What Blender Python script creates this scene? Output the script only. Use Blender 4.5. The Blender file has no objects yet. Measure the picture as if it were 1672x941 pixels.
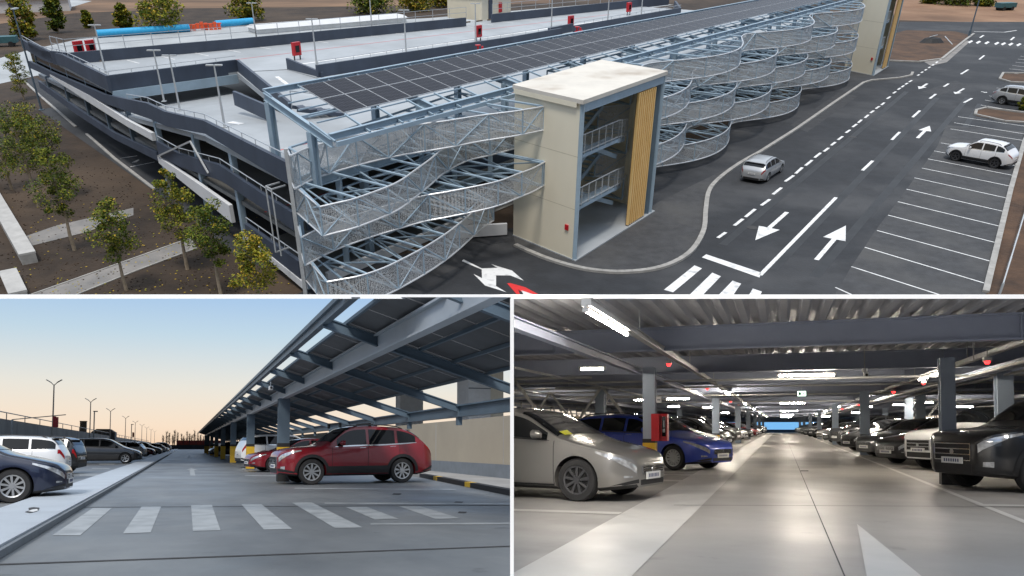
import bpy, bmesh, math, random
from mathutils import Vector as V, Matrix
random.seed(7)
sc = bpy.context.scene
COL = sc.collection
R = math.radians
# ------------------------------------------------------------------ camera model
FPX, XP, YP, CAMH = 1300.0, 810.0, 650.0, 1.1
def ray(px, py): return V(((px - XP) / FPX, 1.0, (YP - py) / FPX))
def frame(yh):
    a = math.atan((YP - yh) / FPX)
    return Matrix(((1, 0, 0), (0, math.cos(a), math.sin(a)), (0, -math.sin(a), math.cos(a))))
F_SITE, F_DECK, F_HALL = frame(-145), frame(728), frame(695)
H_SITE, H_DECK, H_HALL = 16.0, 1.1, 1.15
def site_matrix(F, H):
    return Matrix.Translation((0, 0, CAMH)) @ (F_DECK @ F.transposed()).to_4x4() @ Matrix.Translation((0, 0, -H))
M_SITE, M_DECK0, M_HALL0 = site_matrix(F_SITE, H_SITE), site_matrix(F_DECK, H_DECK), site_matrix(F_HALL, H_HALL)
def yaw_of(F, px, py):
    d = F @ ray(px, py)
    return math.atan2(-d.x, d.y)
M_DECK = M_DECK0 @ Matrix.Rotation(yaw_of(F_DECK, 301, 728), 4, 'Z')
M_HALL = M_HALL0 @ Matrix.Rotation(yaw_of(F_HALL, 1276, 695), 4, 'Z')
EYE = V((0, 0, CAMH))
def unproject(M, px, py, h=0.0):
    """point of the site frame M at height h seen along a picture ray"""
    Mi = M.inverted()
    o = Mi @ EYE
    d = (Mi.to_3x3() @ (F_DECK @ ray(px, py)))
    t = (h - o.z) / d.z
    return o + d * t
def P1(px, py, h=0.0): return unproject(M_SITE, px, py, h)
def P2(px, py, h=0.0): return unproject(M_DECK, px, py, h)
def P3(px, py, h=0.0): return unproject(M_HALL, px, py, h)
def row_plane(py): return (F_DECK @ V((0, -(YP - py) / FPX, 1)))      # + is above the row
def col_plane(px): return (F_DECK @ V((1, -(px - XP) / FPX, 0)))      # + is beyond the column
CUT_SITE = [(row_plane(483.5), +1)]
CUT_DECK = [(row_plane(485.5), -1), (col_plane(834.5), -1)]
CUT_HALL = [(row_plane(485.5), -1), (col_plane(837.5), +1)]

cam_data = bpy.data.cameras.new('camera')
cam = bpy.data.objects.new('camera', cam_data); COL.objects.link(cam)
Fi = F_DECK
rx, fw, up = Fi @ V((1, 0, 0)), Fi @ V((0, 1, 0)), Fi @ V((0, 0, 1))
mw = Matrix.Identity(4)
for i in range(3):
    mw[i][0], mw[i][1], mw[i][2] = rx[i], up[i], -fw[i]
mw.translation = EYE
cam.matrix_world = mw
cam_data.sensor_fit = 'HORIZONTAL'; cam_data.sensor_width = 36.0
cam_data.lens = 36.0 * FPX / 1672
cam_data.shift_x = (836 - XP) / 1672
cam_data.shift_y = (YP - 470.5) / 1672
cam_data.clip_start = 0.05; cam_data.clip_end = 3000
sc.camera = cam

# ------------------------------------------------------------------ materials
MATS = {}
def _pr(m): return m.node_tree.nodes['Principled BSDF']
def mat(name, col, rough=0.6, metal=0.0, var=0.12, scale=3.0, spec=0.5, bump=0.0, detail=6.0, col2=None, coat=0.0, coords='Object', stretch=None, mid=None):
    """principled material whose colour wanders between two tones with a noise field"""
    if name in MATS: return MATS[name]
    m = bpy.data.materials.new(name); m.use_nodes = True
    nt = m.node_tree; p = _pr(m)
    p.inputs['Roughness'].default_value = rough; p.inputs['Metallic'].default_value = metal
    p.inputs['Specular IOR Level'].default_value = spec
    if coat: p.inputs['Coat Weight'].default_value = coat; p.inputs['Coat Roughness'].default_value = 0.06
    tc = nt.nodes.new('ShaderNodeTexCoord')
    src = tc.outputs[coords]
    if stretch:
        mp = nt.nodes.new('ShaderNodeMapping'); mp.inputs['Scale'].default_value = stretch
        nt.links.new(src, mp.inputs['Vector']); src = mp.outputs['Vector']
    n = nt.nodes.new('ShaderNodeTexNoise'); n.inputs['Scale'].default_value = scale; n.inputs['Detail'].default_value = detail
    n.inputs['Roughness'].default_value = 0.62
    nt.links.new(src, n.inputs['Vector'])
    r = nt.nodes.new('ShaderNodeValToRGB')
    c2 = col2 or tuple(min(1, c * (1 + var)) for c in col)
    c1 = col if col2 else tuple(c * (1 - var) for c in col)
    r.color_ramp.elements[0].position = 0.34; r.color_ramp.elements[1].position = 0.68
    r.color_ramp.elements[0].color = (*c1, 1); r.color_ramp.elements[1].color = (*c2, 1)
    if mid:
        e = r.color_ramp.elements.new(0.5); e.color = (*mid, 1)
    nt.links.new(n.outputs['Fac'], r.inputs['Fac'])
    nt.links.new(r.outputs['Color'], p.inputs['Base Color'])
    if bump:
        b = nt.nodes.new('ShaderNodeBump'); b.inputs['Strength'].default_value = bump; b.inputs['Distance'].default_value = 0.05
        n2 = nt.nodes.new('ShaderNodeTexNoise'); n2.inputs['Scale'].default_value = scale * 9; n2.inputs['Detail'].default_value = 4
        nt.links.new(src, n2.inputs['Vector']); nt.links.new(n2.outputs['Fac'], b.inputs['Height']); nt.links.new(b.outputs['Normal'], p.inputs['Normal'])
    MATS[name] = m
    return m
def lit(name, col, strength):
    if name in MATS: return MATS[name]
    m = bpy.data.materials.new(name); m.use_nodes = True
    p = _pr(m); p.inputs['Base Color'].default_value = (*[c * .5 for c in col], 1)
    p.inputs['Emission Color'].default_value = (*col, 1); p.inputs['Emission Strength'].default_value = strength
    MATS[name] = m
    return m
def stain(m, col, scale, lo, hi, amount=0.6, stretch=None):
    """worn patches: a second, larger noise mixed over a material's colour"""
    nt = m.node_tree; p = _pr(m)
    old = p.inputs['Base Color'].links[0].from_socket
    tc = nt.nodes.new('ShaderNodeTexCoord'); n = nt.nodes.new('ShaderNodeTexNoise'); n.inputs['Scale'].default_value = scale; n.inputs['Detail'].default_value = 5
    src = tc.outputs['Object']
    if stretch:
        mp = nt.nodes.new('ShaderNodeMapping'); mp.inputs['Scale'].default_value = stretch
        nt.links.new(src, mp.inputs['Vector']); src = mp.outputs['Vector']
    nt.links.new(src, n.inputs['Vector'])
    mr = nt.nodes.new('ShaderNodeMapRange'); mr.inputs['From Min'].default_value = lo; mr.inputs['From Max'].default_value = hi
    mr.inputs['To Max'].default_value = amount
    nt.links.new(n.outputs['Fac'], mr.inputs['Value'])
    mx = nt.nodes.new('ShaderNodeMix'); mx.data_type = 'RGBA'
    nt.links.new(mr.outputs['Result'], mx.inputs['Factor']); nt.links.new(old, mx.inputs['A']); mx.inputs['B'].default_value = (*col, 1)
    nt.links.new(mx.outputs['Result'], p.inputs['Base Color'])
    return m
def wet(m, scale, r0, r1):
    """roughness that varies over the surface"""
    nt = m.node_tree; p = _pr(m)
    tc = nt.nodes.new('ShaderNodeTexCoord'); n = nt.nodes.new('ShaderNodeTexNoise'); n.inputs['Scale'].default_value = scale; n.inputs['Detail'].default_value = 6
    nt.links.new(tc.outputs['Object'], n.inputs['Vector'])
    mr = nt.nodes.new('ShaderNodeMapRange'); mr.inputs['From Min'].default_value = .3; mr.inputs['From Max'].default_value = .7
    mr.inputs['To Min'].default_value = r0; mr.inputs['To Max'].default_value = r1
    nt.links.new(n.outputs['Fac'], mr.inputs['Value']); nt.links.new(mr.outputs['Result'], p.inputs['Roughness'])
    return m

# ------------------------------------------------------------------ mesh builder and object helpers
OFF = {}
class MB:
    def __init__(s): s.v, s.f, s.m, s.cur = [], [], [], 0
    def add(s, vs, fs):
        b = len(s.v); s.v += [V(x) for x in vs]
        for f in fs: s.f.append([b + i for i in f]); s.m.append(s.cur)
        return s
    def bx(s, x0, x1, y0, y1, z0, z1):
        return s.add([(x0, y0, z0), (x1, y0, z0), (x1, y1, z0), (x0, y1, z0), (x0, y0, z1), (x1, y0, z1), (x1, y1, z1), (x0, y1, z1)],
                     [(0, 3, 2, 1), (4, 5, 6, 7), (0, 1, 5, 4), (1, 2, 6, 5), (2, 3, 7, 6), (3, 0, 4, 7)])
    def box(s, c, size, rz=0.0):
        c = V(c); M3 = Matrix.Rotation(rz, 3, 'Z'); hx, hy, hz = [k / 2 for k in size]
        vs = [c + M3 @ V((x, y, z)) for z in (-hz, hz) for x, y in ((-hx, -hy), (hx, -hy), (hx, hy), (-hx, hy))]
        return s.add(vs, [(0, 3, 2, 1), (4, 5, 6, 7), (0, 1, 5, 4), (1, 2, 6, 5), (2, 3, 7, 6), (3, 0, 4, 7)])
    def bar(s, p, q, w, h, up=(0, 0, 1)):
        p, q = V(p), V(q); d = (q - p)
        if d.length < 1e-6: return s
        d.normalize(); up = V(up)
        if abs(d.dot(up)) > .98: up = V((1, 0, 0))
        a = d.cross(up).normalized() * (w / 2); b = a.cross(d).normalized() * (h / 2)
        vs = [p - a - b, p + a - b, p + a + b, p - a + b, q - a - b, q + a - b, q + a + b, q - a + b]
        return s.add(vs, [(3, 2, 1, 0), (4, 5, 6, 7), (0, 1, 5, 4), (1, 2, 6, 5), (2, 3, 7, 6), (3, 0, 4, 7)])
    def ibeam(s, p, q, w, h, t=0.03, up=(0, 0, 1)):
        p, q, up = V(p), V(q), V(up)
        s.bar(p + up * (h / 2 - t / 2), q + up * (h / 2 - t / 2), w, t, up); s.bar(p - up * (h / 2 - t / 2), q - up * (h / 2 - t / 2), w, t, up)
        return s.bar(p, q, t, h - 2 * t, up)
    def tube(s, p, q, r, n=6, r2=None):
        p, q = V(p), V(q); d = (q - p)
        if d.length < 1e-6: return s
        d.normalize(); a = d.orthogonal().normalized(); b = d.cross(a); r2 = r if r2 is None else r2
        vs = [p + (a * math.cos(k * 2 * math.pi / n) + b * math.sin(k * 2 * math.pi / n)) * r for k in range(n)]
        vs += [q + (a * math.cos(k * 2 * math.pi / n) + b * math.sin(k * 2 * math.pi / n)) * r2 for k in range(n)]
        fs = [(k, (k + 1) % n, n + (k + 1) % n, n + k) for k in range(n)] + [tuple(range(n - 1, -1, -1)), tuple(range(n, 2 * n))]
        return s.add(vs, fs)
    def path(s, pts, r, n=6):
        for a, b in zip(pts[:-1], pts[1:]): s.tube(a, b, r, n)
        return s
    def poly(s, pts): return s.add(pts, [tuple(range(len(pts)))])
    def prism(s, pts, z0, z1):
        n = len(pts); a = [V((p[0], p[1], z0)) for p in pts]; b = [V((p[0], p[1], z1)) for p in pts]
        area = sum(pts[i][0] * pts[(i + 1) % n][1] - pts[(i + 1) % n][0] * pts[i][1] for i in range(n))
        o = list(range(n)) if area > 0 else list(range(n - 1, -1, -1))
        return s.add(a + b, [tuple(o[::-1]), tuple(n + i for i in o)] + [(o[i], o[(i + 1) % n], n + o[(i + 1) % n], n + o[i]) for i in range(n)])
    def hexa(s, a, b):
        """solid between quad a and quad b (same winding)"""
        return s.add(list(a) + list(b), [(3, 2, 1, 0), (4, 5, 6, 7), (0, 1, 5, 4), (1, 2, 6, 5), (2, 3, 7, 6), (3, 0, 4, 7)])
    def strip(s, low, top, th, side):
        """thick wall following two 3D polylines, thickness th towards vector side"""
        o = V(side) * th
        for i in range(len(low) - 1):
            a, b, c, d = V(low[i]), V(low[i + 1]), V(top[i + 1]), V(top[i])
            s.hexa([a, b, c, d], [a + o, b + o, c + o, d + o])
        return s
    def mesh(s, name, mats, smooth=False, off=None, cut=None, M=None):
        me = bpy.data.meshes.new(name)
        o = off or V((0, 0, 0))
        me.from_pydata([v - o for v in s.v], [], s.f)
        for m in (mats if isinstance(mats, (list, tuple)) else [mats]): me.materials.append(m)
        me.polygons.foreach_set('material_index', s.m)
        if cut or True:
            bm = bmesh.new(); bm.from_mesh(me)
            if cut and M is not None:
                Mi = M.inverted(); co = Mi @ EYE - o
                for nrm, sgn in cut:
                    nl = (Mi.to_3x3() @ nrm).normalized() * sgn
                    r_ = bmesh.ops.bisect_plane(bm, geom=bm.verts[:] + bm.edges[:] + bm.faces[:], plane_co=co, plane_no=nl, clear_inner=True)
            bmesh.ops.recalc_face_normals(bm, faces=bm.faces[:])
            bm.to_mesh(me); bm.free()
        if smooth:
            me.polygons.foreach_set('use_smooth', [True] * len(me.polygons))
            me.set_sharp_from_angle(angle=R(38))
        me.update()
        return me
    def build(s, name, mats, parent=None, M=None, smooth=False, cut=None, label=None, cat=None, group=None, kind=None, loc=None):
        if parent is not None:
            off = OFF.get(parent.name, V((0, 0, 0)))
            me = s.mesh(name, mats, smooth, off, cut, MW.get(parent.name))
            ob = bpy.data.objects.new(name, me); COL.objects.link(ob); ob.parent = parent
            OFF[ob.name] = off; MW[ob.name] = MW.get(parent.name)
        else:
            lo = [min(v[i] for v in s.v) for i in range(3)]; hi = [max(v[i] for v in s.v) for i in range(3)]
            off = V(loc) if loc is not None else V(((lo[0] + hi[0]) / 2, (lo[1] + hi[1]) / 2, lo[2]))
            me = s.mesh(name, mats, smooth, off, cut, M)
            ob = bpy.data.objects.new(name, me); COL.objects.link(ob)
            ob.matrix_world = (M or Matrix.Identity(4)) @ Matrix.Translation(off)
            OFF[ob.name] = off; MW[ob.name] = M
        tag(ob, label, cat, group, kind)
        return ob
MW = {}
def tag(o, label=None, cat=None, group=None, kind=None):
    if label: o['label'] = label
    if cat: o['category'] = cat
    if group: o['group'] = group
    if kind: o['kind'] = kind
    return o
def thing(name, label, cat, M, loc=(0, 0, 0), rz=0.0, group=None):
    o = bpy.data.objects.new(name, None); COL.objects.link(o); o.empty_display_size = 0.3
    o.matrix_world = M @ Matrix.Translation(V(loc)) @ Matrix.Rotation(rz, 4, 'Z')
    OFF[o.name] = V(loc) if rz == 0 else V((0, 0, 0)); MW[o.name] = M
    return tag(o, label, cat, group)
def local_thing(name, label, cat, M, loc, rz=0.0, group=None):
    """an empty whose parts are built in its own coordinates"""
    o = thing(name, label, cat, M, loc, rz, group); OFF[o.name] = V((0, 0, 0)); MW[o.name] = o.matrix_world.copy()
    return o
def children(o): return KIDS.get(o.name, [])
KIDS = {}
def index_kids():
    KIDS.clear()
    for o in COL.objects:
        if o.parent: KIDS.setdefault(o.parent.name, []).append(o)
def copy_tree(o, parent=None):
    c = o.copy(); COL.objects.link(c)
    if parent is not None: c.parent = parent
    OFF[c.name] = OFF.get(o.name, V((0, 0, 0))); MW[c.name] = MW.get(o.name)
    ks = list(children(o))
    for ch in ks: copy_tree(ch, c)
    return c
def put(o, M, loc, rz=0.0, label=None, group=None):
    o.matrix_world = M @ Matrix.Translation(V(loc)) @ Matrix.Rotation(rz, 4, 'Z')
    MW[o.name] = o.matrix_world.copy()
    if label: o['label'] = label
    if group: o['group'] = group
    return o
def lerp(a, b, t): return a + (b - a) * t
def interp(tbl, x):
    if x <= tbl[0][0]: return tbl[0][1]
    for (a, u), (b, w) in zip(tbl[:-1], tbl[1:]):
        if x <= b: return u + (w - u) * (x - a) / (b - a)
    return tbl[-1][1]
# ------------------------------------------------------------------ shared materials
m_asphalt = stain(mat('asphalt', (0.023, 0.025, 0.029), 0.82, var=0.22, scale=0.9, bump=0.25), (0.062, 0.063, 0.066), 0.16, .46, .70, .85)
stain(m_asphalt, (0.016, 0.017, 0.019), .5, .55, .72, .6)
m_asphalt_old = stain(mat('asphalt_worn', (0.050, 0.051, 0.054), 0.85, var=0.25, scale=1.4, bump=0.3), (0.085, 0.083, 0.08), 0.25, .45, .7, .7)
m_soil = stain(mat('soil', (0.020, 0.0125, 0.0075), 0.95, col2=(0.055, 0.036, 0.022), scale=0.35, bump=0.8, detail=10), (0.085, 0.056, 0.034), 0.06, .5, .68, .75)
m_soil_red = stain(mat('orange_earth', (0.19, 0.10, 0.055), 0.95, col2=(0.30, 0.18, 0.105), scale=0.12, bump=0.6, detail=9), (0.10, 0.055, 0.03), 0.05, .5, .7, .7)
m_soil_dark = mat('turned_earth', (0.045, 0.026, 0.016), 0.95, col2=(0.12, 0.065, 0.035), scale=0.4, bump=0.8, detail=9)
m_kerb = mat('kerb_concrete', (0.33, 0.32, 0.30), 0.85, var=0.2, scale=2.0, bump=0.2)
m_path = mat('path_slabs', (0.17, 0.165, 0.16), 0.85, col2=(0.27, 0.25, 0.23), scale=0.6, bump=0.2)
m_paint = stain(mat('road_paint', (0.76, 0.76, 0.75), 0.6, var=0.06, scale=1.5), (0.22, 0.22, 0.225), 2.2, .52, .74, .62)
m_red_paint = mat('red_road_paint', (0.65, 0.03, 0.03), 0.6, var=0.1)
m_roofdeck = stain(mat('roof_deck_concrete', (0.36, 0.385, 0.405), 0.6, var=0.10, scale=0.4), (0.27, 0.285, 0.295), 0.15, .46, .72, .7)
m_inner = mat('inner_slab_concrete', (0.20, 0.20, 0.19), 0.8, var=0.2, scale=0.5)
m_parapet = mat('parapet_blue_grey', (0.047, 0.062, 0.092), 0.55, var=0.18, scale=0.6, stretch=(1, 1, .4))
m_steel = mat('pale_blue_steel', (0.29, 0.385, 0.465), 0.45, var=0.10, scale=1.0)
m_steel_dk = mat('blue_grey_steel', (0.085, 0.125, 0.165), 0.5, var=0.14, scale=1.0)
m_white = mat('white_render', (0.62, 0.63, 0.64), 0.7, var=0.06, scale=0.8)
m_cream = mat('cream_panel', (0.77, 0.71, 0.56), 0.6, var=0.035, scale=0.3, stretch=(1, 1, .3))
m_cream_roof = stain(mat('cream_roof', (0.64, 0.60, 0.53), 0.7, var=0.08, scale=0.6), (0.30, 0.235, 0.17), 0.30, .50, .66, .75)
m_wood = mat('wood_slat', (0.80, 0.52, 0.19), 0.5, col2=(0.90, 0.63, 0.28), scale=1.2, stretch=(6, 6, .6))
m_wood_dk = mat('slat_backing', (0.20, 0.11, 0.04), 0.7)
m_galv = mat('galvanised', (0.50, 0.52, 0.53), 0.4, metal=0.3, var=0.1)
m_rail = mat('rail_grey', (0.42, 0.45, 0.48), 0.45, metal=0.2, var=0.08)
m_red = mat('fire_red', (0.50, 0.012, 0.02), 0.4, var=0.1)
m_black = mat('black_rubber', (0.015, 0.015, 0.016), 0.7, var=0.2)
m_blue = mat('blue_pipe', (0.03, 0.36, 0.66), 0.4, var=0.1)
m_orange = mat('orange_barrier', (0.75, 0.10, 0.03), 0.5, var=0.1)
m_tent = mat('white_sheet', (0.70, 0.72, 0.73), 0.6, var=0.1, scale=.5)
m_bark = mat('pale_bark', (0.34, 0.27, 0.19), 0.9, var=0.25, scale=4)
m_bark_dk = mat('dark_bark', (0.06, 0.045, 0.035), 0.9, var=0.25, scale=4)
LEAF = [mat('leaf_%s' % n, c, 0.7, var=0.3, scale=2, spec=.2) for n, c in (('deep', (0.055, 0.088, 0.012)), ('mid', (0.135, 0.160, 0.016)), ('olive', (0.26, 0.24, 0.022)), ('amber', (0.40, 0.27, 0.03)))]
def mesh_screen_mat(name, col, scale, hole):
    """perforated metal sheet: round holes cut by a cell pattern"""
    m = bpy.data.materials.new(name); m.use_nodes = True; nt = m.node_tree; p = _pr(m)
    p.inputs['Base Color'].default_value = (*col, 1); p.inputs['Roughness'].default_value = .45; p.inputs['Metallic'].default_value = .25
    tc = nt.nodes.new('ShaderNodeTexCoord'); vo = nt.nodes.new('ShaderNodeTexVoronoi'); vo.inputs['Scale'].default_value = scale
    vo.inputs['Randomness'].default_value = .45
    nt.links.new(tc.outputs['Object'], vo.inputs['Vector'])
    lt = nt.nodes.new('ShaderNodeMath'); lt.operation = 'LESS_THAN'; lt.inputs[1].default_value = hole
    nt.links.new(vo.outputs['Distance'], lt.inputs[0])
    tr = nt.nodes.new('ShaderNodeBsdfTransparent'); mx = nt.nodes.new('ShaderNodeMixShader')
    nt.links.new(lt.outputs[0], mx.inputs[0]); nt.links.new(p.outputs[0], mx.inputs[1]); nt.links.new(tr.outputs[0], mx.inputs[2])
    nt.links.new(mx.outputs[0], nt.nodes['Material Output'].inputs['Surface'])
    return m
m_mesh = mesh_screen_mat('perforated_sheet', (0.52, 0.53, 0.53), 22.0, .45)
def pv_mat():
    m = bpy.data.materials.new('solar_cells'); m.use_nodes = True; nt = m.node_tree; p = _pr(m)
    p.inputs['Roughness'].default_value = .16; p.inputs['Specular IOR Level'].default_value = .04
    tc = nt.nodes.new('ShaderNodeTexCoord')
    br = nt.nodes.new('ShaderNodeTexBrick'); br.offset = 0; br.inputs['Scale'].default_value = 1
    br.inputs['Color1'].default_value = (.007, .008, .014, 1); br.inputs['Color2'].default_value = (.011, .012, .019, 1); br.inputs['Mortar'].default_value = (.05, .05, .065, 1)
    br.inputs['Mortar Size'].default_value = .012; br.inputs['Brick Width'].default_value = .21; br.inputs['Row Height'].default_value = .36
    nt.links.new(tc.outputs['UV'], br.inputs['Vector']); nt.links.new(br.outputs['Color'], p.inputs['Base Color'])
    return m
m_pv = pv_mat()
m_pv_back = mat('solar_underside', (0.090, 0.095, 0.104), 0.6, var=0.2, scale=1.5)
m_alu = mat('aluminium_frame', (0.62, 0.64, 0.66), 0.4, metal=0.4, var=0.06)
# decks and hall
m_deck = stain(stain(mat('deck_concrete', (0.148, 0.160, 0.170), 0.5, col2=(0.210, 0.220, 0.226), scale=0.8, bump=0.06, stretch=(1, .5, 1)), (0.064, 0.071, 0.078), 0.35, .5, .72, .55, (1, .35, 1)), (0.20, 0.20, 0.20), 1.3, .62, .75, .35)
wet(m_deck, 0.5, .38, .62); stain(m_deck, (0.055, 0.058, 0.062), 1.9, .66, .72, .45)
m_walk = stain(mat('walkway_coating', (0.46, 0.50, 0.54), 0.55, var=0.06, scale=1.0), (0.33, 0.36, 0.39), .8, .5, .75, .5)
m_line = stain(mat('line_paint', (0.37, 0.39, 0.40), 0.6, var=0.08), (0.20, 0.215, 0.225), 2.0, .45, .7, .7)
m_joint = mat('joint_seal', (0.05, 0.05, 0.052), 0.8)
m_hall_floor = stain(stain(mat('hall_floor', (0.225, 0.212, 0.196), 0.4, col2=(0.28, 0.266, 0.248), scale=0.7, bump=0.03), (0.22, 0.212, 0.20), 0.35, .5, .75, .5), (0.19, 0.184, 0.175), 1.6, .66, .8, .4)
wet(m_hall_floor, 0.5, .36, .52); stain(m_hall_floor, (0.13, 0.125, 0.115), 2.3, .66, .72, .5)
m_bay_floor = stain(mat('bay_floor', (0.25, 0.237, 0.222), 0.55, col2=(0.32, 0.305, 0.288), scale=1.0, bump=0.04), (0.12, 0.115, 0.11), 0.6, .52, .75, .6)
m_hall_line = wet(mat('hall_line_paint', (0.47, 0.455, 0.43), 0.5, var=0.06, scale=.9), 1.1, .3, .5)
m_wall_concrete = mat('wall_concrete', (0.33, 0.32, 0.305), 0.85, var=0.18, scale=0.35)
m_beige = mat('beige_wall', (0.38, 0.325, 0.245), 0.8, var=0.06, scale=.5)
m_greybase = mat('grey_plinth', (0.17, 0.19, 0.21), 0.8, var=0.1)
m_hall_steel = mat('hall_blue_steel', (0.27, 0.30, 0.385), 0.5, var=0.1, scale=.8)
m_hall_col = mat('hall_column_blue', (0.25, 0.30, 0.37), 0.5, var=0.08, scale=.8)
m_corr = mat('corrugated_deck', (0.38, 0.385, 0.41), 0.55, metal=0.15, var=0.15, scale=.6)
m_tray = mat('tray_metal', (0.42, 0.42, 0.41), 0.45, metal=0.4, var=0.1)
m_yellow = mat('warning_yellow', (0.60, 0.37, 0.02), 0.6, var=0.12)
m_tube = lit('tube_light', (1.0, 0.90, 0.76), 310.0); m_tube_dim = lit('tube_light_dim', (1.0, 0.90, 0.76), 130.0)
m_redled = lit('red_lamp', (1.0, 0.03, 0.03), 5.0)
m_exit = lit('exit_lamp', (0.75, 1.0, 0.82), 3.0)
m_tubeoff = mat('dull_tube', (0.6, 0.6, 0.58), 0.4)
# ------------------------------------------------------------------ cars
def car_paint(name, col, metal=0.25, rough=0.32):
    if name in MATS: return MATS[name]
    m = mat(name, col, rough, metal=metal, var=0.03, scale=.6, coat=0.9)
    return m
PAINT = dict(silver=((.42, .43, .44), .4), champagne=((.25, .24, .225), .6), red=((.20, .004, .011), .12), navy=((.006, .011, .034), .2), blue=((.018, .045, .34), .25), white=((.70, .70, .70), 0.0),
             black=((.005, .005, .006), .0), charcoal=((.022, .023, .026), .3), grey=((.16, .165, .17), .5), darkgrey=((.055, .058, .063), .4), bluegrey=((.06, .085, .13), .4), maroon=((.14, .012, .02), .3), green=((.02, .045, .035), .3))
def paint(n): return car_paint('car_paint_' + n, PAINT[n][0], PAINT[n][1])
m_glass = mat('tinted_glass', (0.006, 0.007, 0.008), 0.05, var=0.05, spec=.4)
m_tyre = mat('tyre_rubber', (0.016, 0.016, 0.017), 0.75, var=0.2)
m_rim = mat('alloy_rim', (0.45, 0.46, 0.47), 0.3, metal=.75, var=0.06)
m_rim_dk = mat('dark_alloy_rim', (0.10, 0.10, 0.105), 0.35, metal=.7, var=0.06)
m_hub = mat('brake_dark', (0.012, 0.012, 0.012), 0.8)
m_lamp = mat('headlamp_lens', (0.55, 0.56, 0.57), 0.08, metal=.55, var=0.35, scale=9)
m_tail = mat('tail_lens', (0.30, 0.008, 0.012), 0.12, var=0.3, scale=6)
m_trim = mat('black_trim', (0.014, 0.014, 0.015), 0.55, var=0.1)
m_chrome = mat('chrome', (0.62, 0.63, 0.64), 0.15, metal=.95, var=0.03)
m_plate = mat('number_plate', (0.66, 0.66, 0.64), 0.5, var=0.05)
m_plate_ink = mat('plate_ink', (0.05, 0.06, 0.14), 0.6)
m_seam = mat('panel_gap', (0.012, 0.012, 0.012), 0.8)

CAR = dict(   # L, W, H, wheel radius, front overhang, wheelbase, ground clearance, top profile, belt, plan
    suv=dict(L=4.62, W=1.86, H=1.70, wr=.365, fo=.88, wb=2.70, gc=.24, top=[(0, .80), (.012, .92), (.05, 1.01), (.13, 1.06), (.255, 1.11), (.30, 1.20), (.405, 1.60), (.46, 1.68), (.56, 1.70), (.70, 1.68), (.785, 1.64), (.84, 1.55), (.90, 1.35), (.948, 1.14), (.985, 1.02), (1, .84)], belt=[(.22, 1.05), (.40, 1.06), (.65, 1.09), (.80, 1.14), (.90, 1.2)], win=(.30, .865), pill=(.545, .735)),
    bigsuv=dict(L=4.70, W=1.88, H=1.70, wr=.37, fo=.90, wb=2.75, gc=.24, top=[(0, .86), (.012, .98), (.05, 1.06), (.14, 1.11), (.25, 1.14), (.29, 1.22), (.395, 1.60), (.46, 1.68), (.60, 1.70), (.80, 1.67), (.90, 1.60), (.935, 1.48), (.965, 1.18), (.99, 1.02), (1, .85)], belt=[(.22, 1.08), (.45, 1.09), (.8, 1.12), (.95, 1.16)], win=(.29, .93), pill=(.54, .745)),
    boxy=dict(L=4.05, W=1.76, H=1.62, wr=.345, fo=.74, wb=2.48, gc=.20, top=[(0, .70), (.012, .86), (.05, .97), (.20, 1.05), (.27, 1.14), (.36, 1.50), (.42, 1.59), (.60, 1.62), (.86, 1.60), (.93, 1.52), (.955, 1.30), (.98, 1.02), (1, .80)], belt=[(.2, 1.03), (.9, 1.09)], win=(.27, .93), pill=(.52, .74)),
    hatch=dict(L=4.28, W=1.79, H=1.46, wr=.325, fo=.86, wb=2.64, gc=.17, top=[(0, .56), (.012, .68), (.05, .77), (.14, .86), (.235, .945), (.28, 1.02), (.42, 1.36), (.49, 1.43), (.58, 1.46), (.72, 1.43), (.83, 1.35), (.90, 1.18), (.95, .99), (.985, .90), (1, .70)], belt=[(.2, .90), (.4, .92), (.7, .97), (.88, 1.03)], win=(.275, .86), pill=(.55, .73)),
    sedan=dict(L=4.66, W=1.81, H=1.44, wr=.325, fo=.90, wb=2.72, gc=.16, top=[(0, .56), (.012, .68), (.05, .77), (.15, .86), (.26, .94), (.30, 1.0), (.42, 1.34), (.49, 1.42), (.57, 1.44), (.67, 1.40), (.76, 1.22), (.83, 1.05), (.90, 1.02), (.97, 1.0), (.99, .90), (1, .70)], belt=[(.22, .90), (.45, .92), (.8, .97), (.95, .97)], win=(.29, .78), pill=(.535, .685)),
    mpv=dict(L=4.45, W=1.80, H=1.58, wr=.325, fo=.86, wb=2.70, gc=.17, top=[(0, .60), (.012, .72), (.05, .82), (.13, .92), (.19, 1.0), (.24, 1.08), (.39, 1.48), (.47, 1.56), (.60, 1.58), (.80, 1.55), (.90, 1.46), (.94, 1.30), (.97, 1.05), (.99, .92), (1, .75)], belt=[(.16, .95), (.4, .98), (.9, 1.06)], win=(.235, .925), pill=(.52, .72)),
    wagon=dict(L=4.70, W=1.80, H=1.48, wr=.325, fo=.90, wb=2.70, gc=.16, top=[(0, .56), (.012, .68), (.05, .77), (.15, .86), (.25, .94), (.29, 1.0), (.41, 1.36), (.48, 1.45), (.60, 1.48), (.80, 1.45), (.89, 1.38), (.935, 1.18), (.965, 1.0), (.99, .90), (1, .70)], belt=[(.22, .92), (.5, .94), (.9, 1.0)], win=(.285, .92), pill=(.52, .70)),
)
NS = 72
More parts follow.
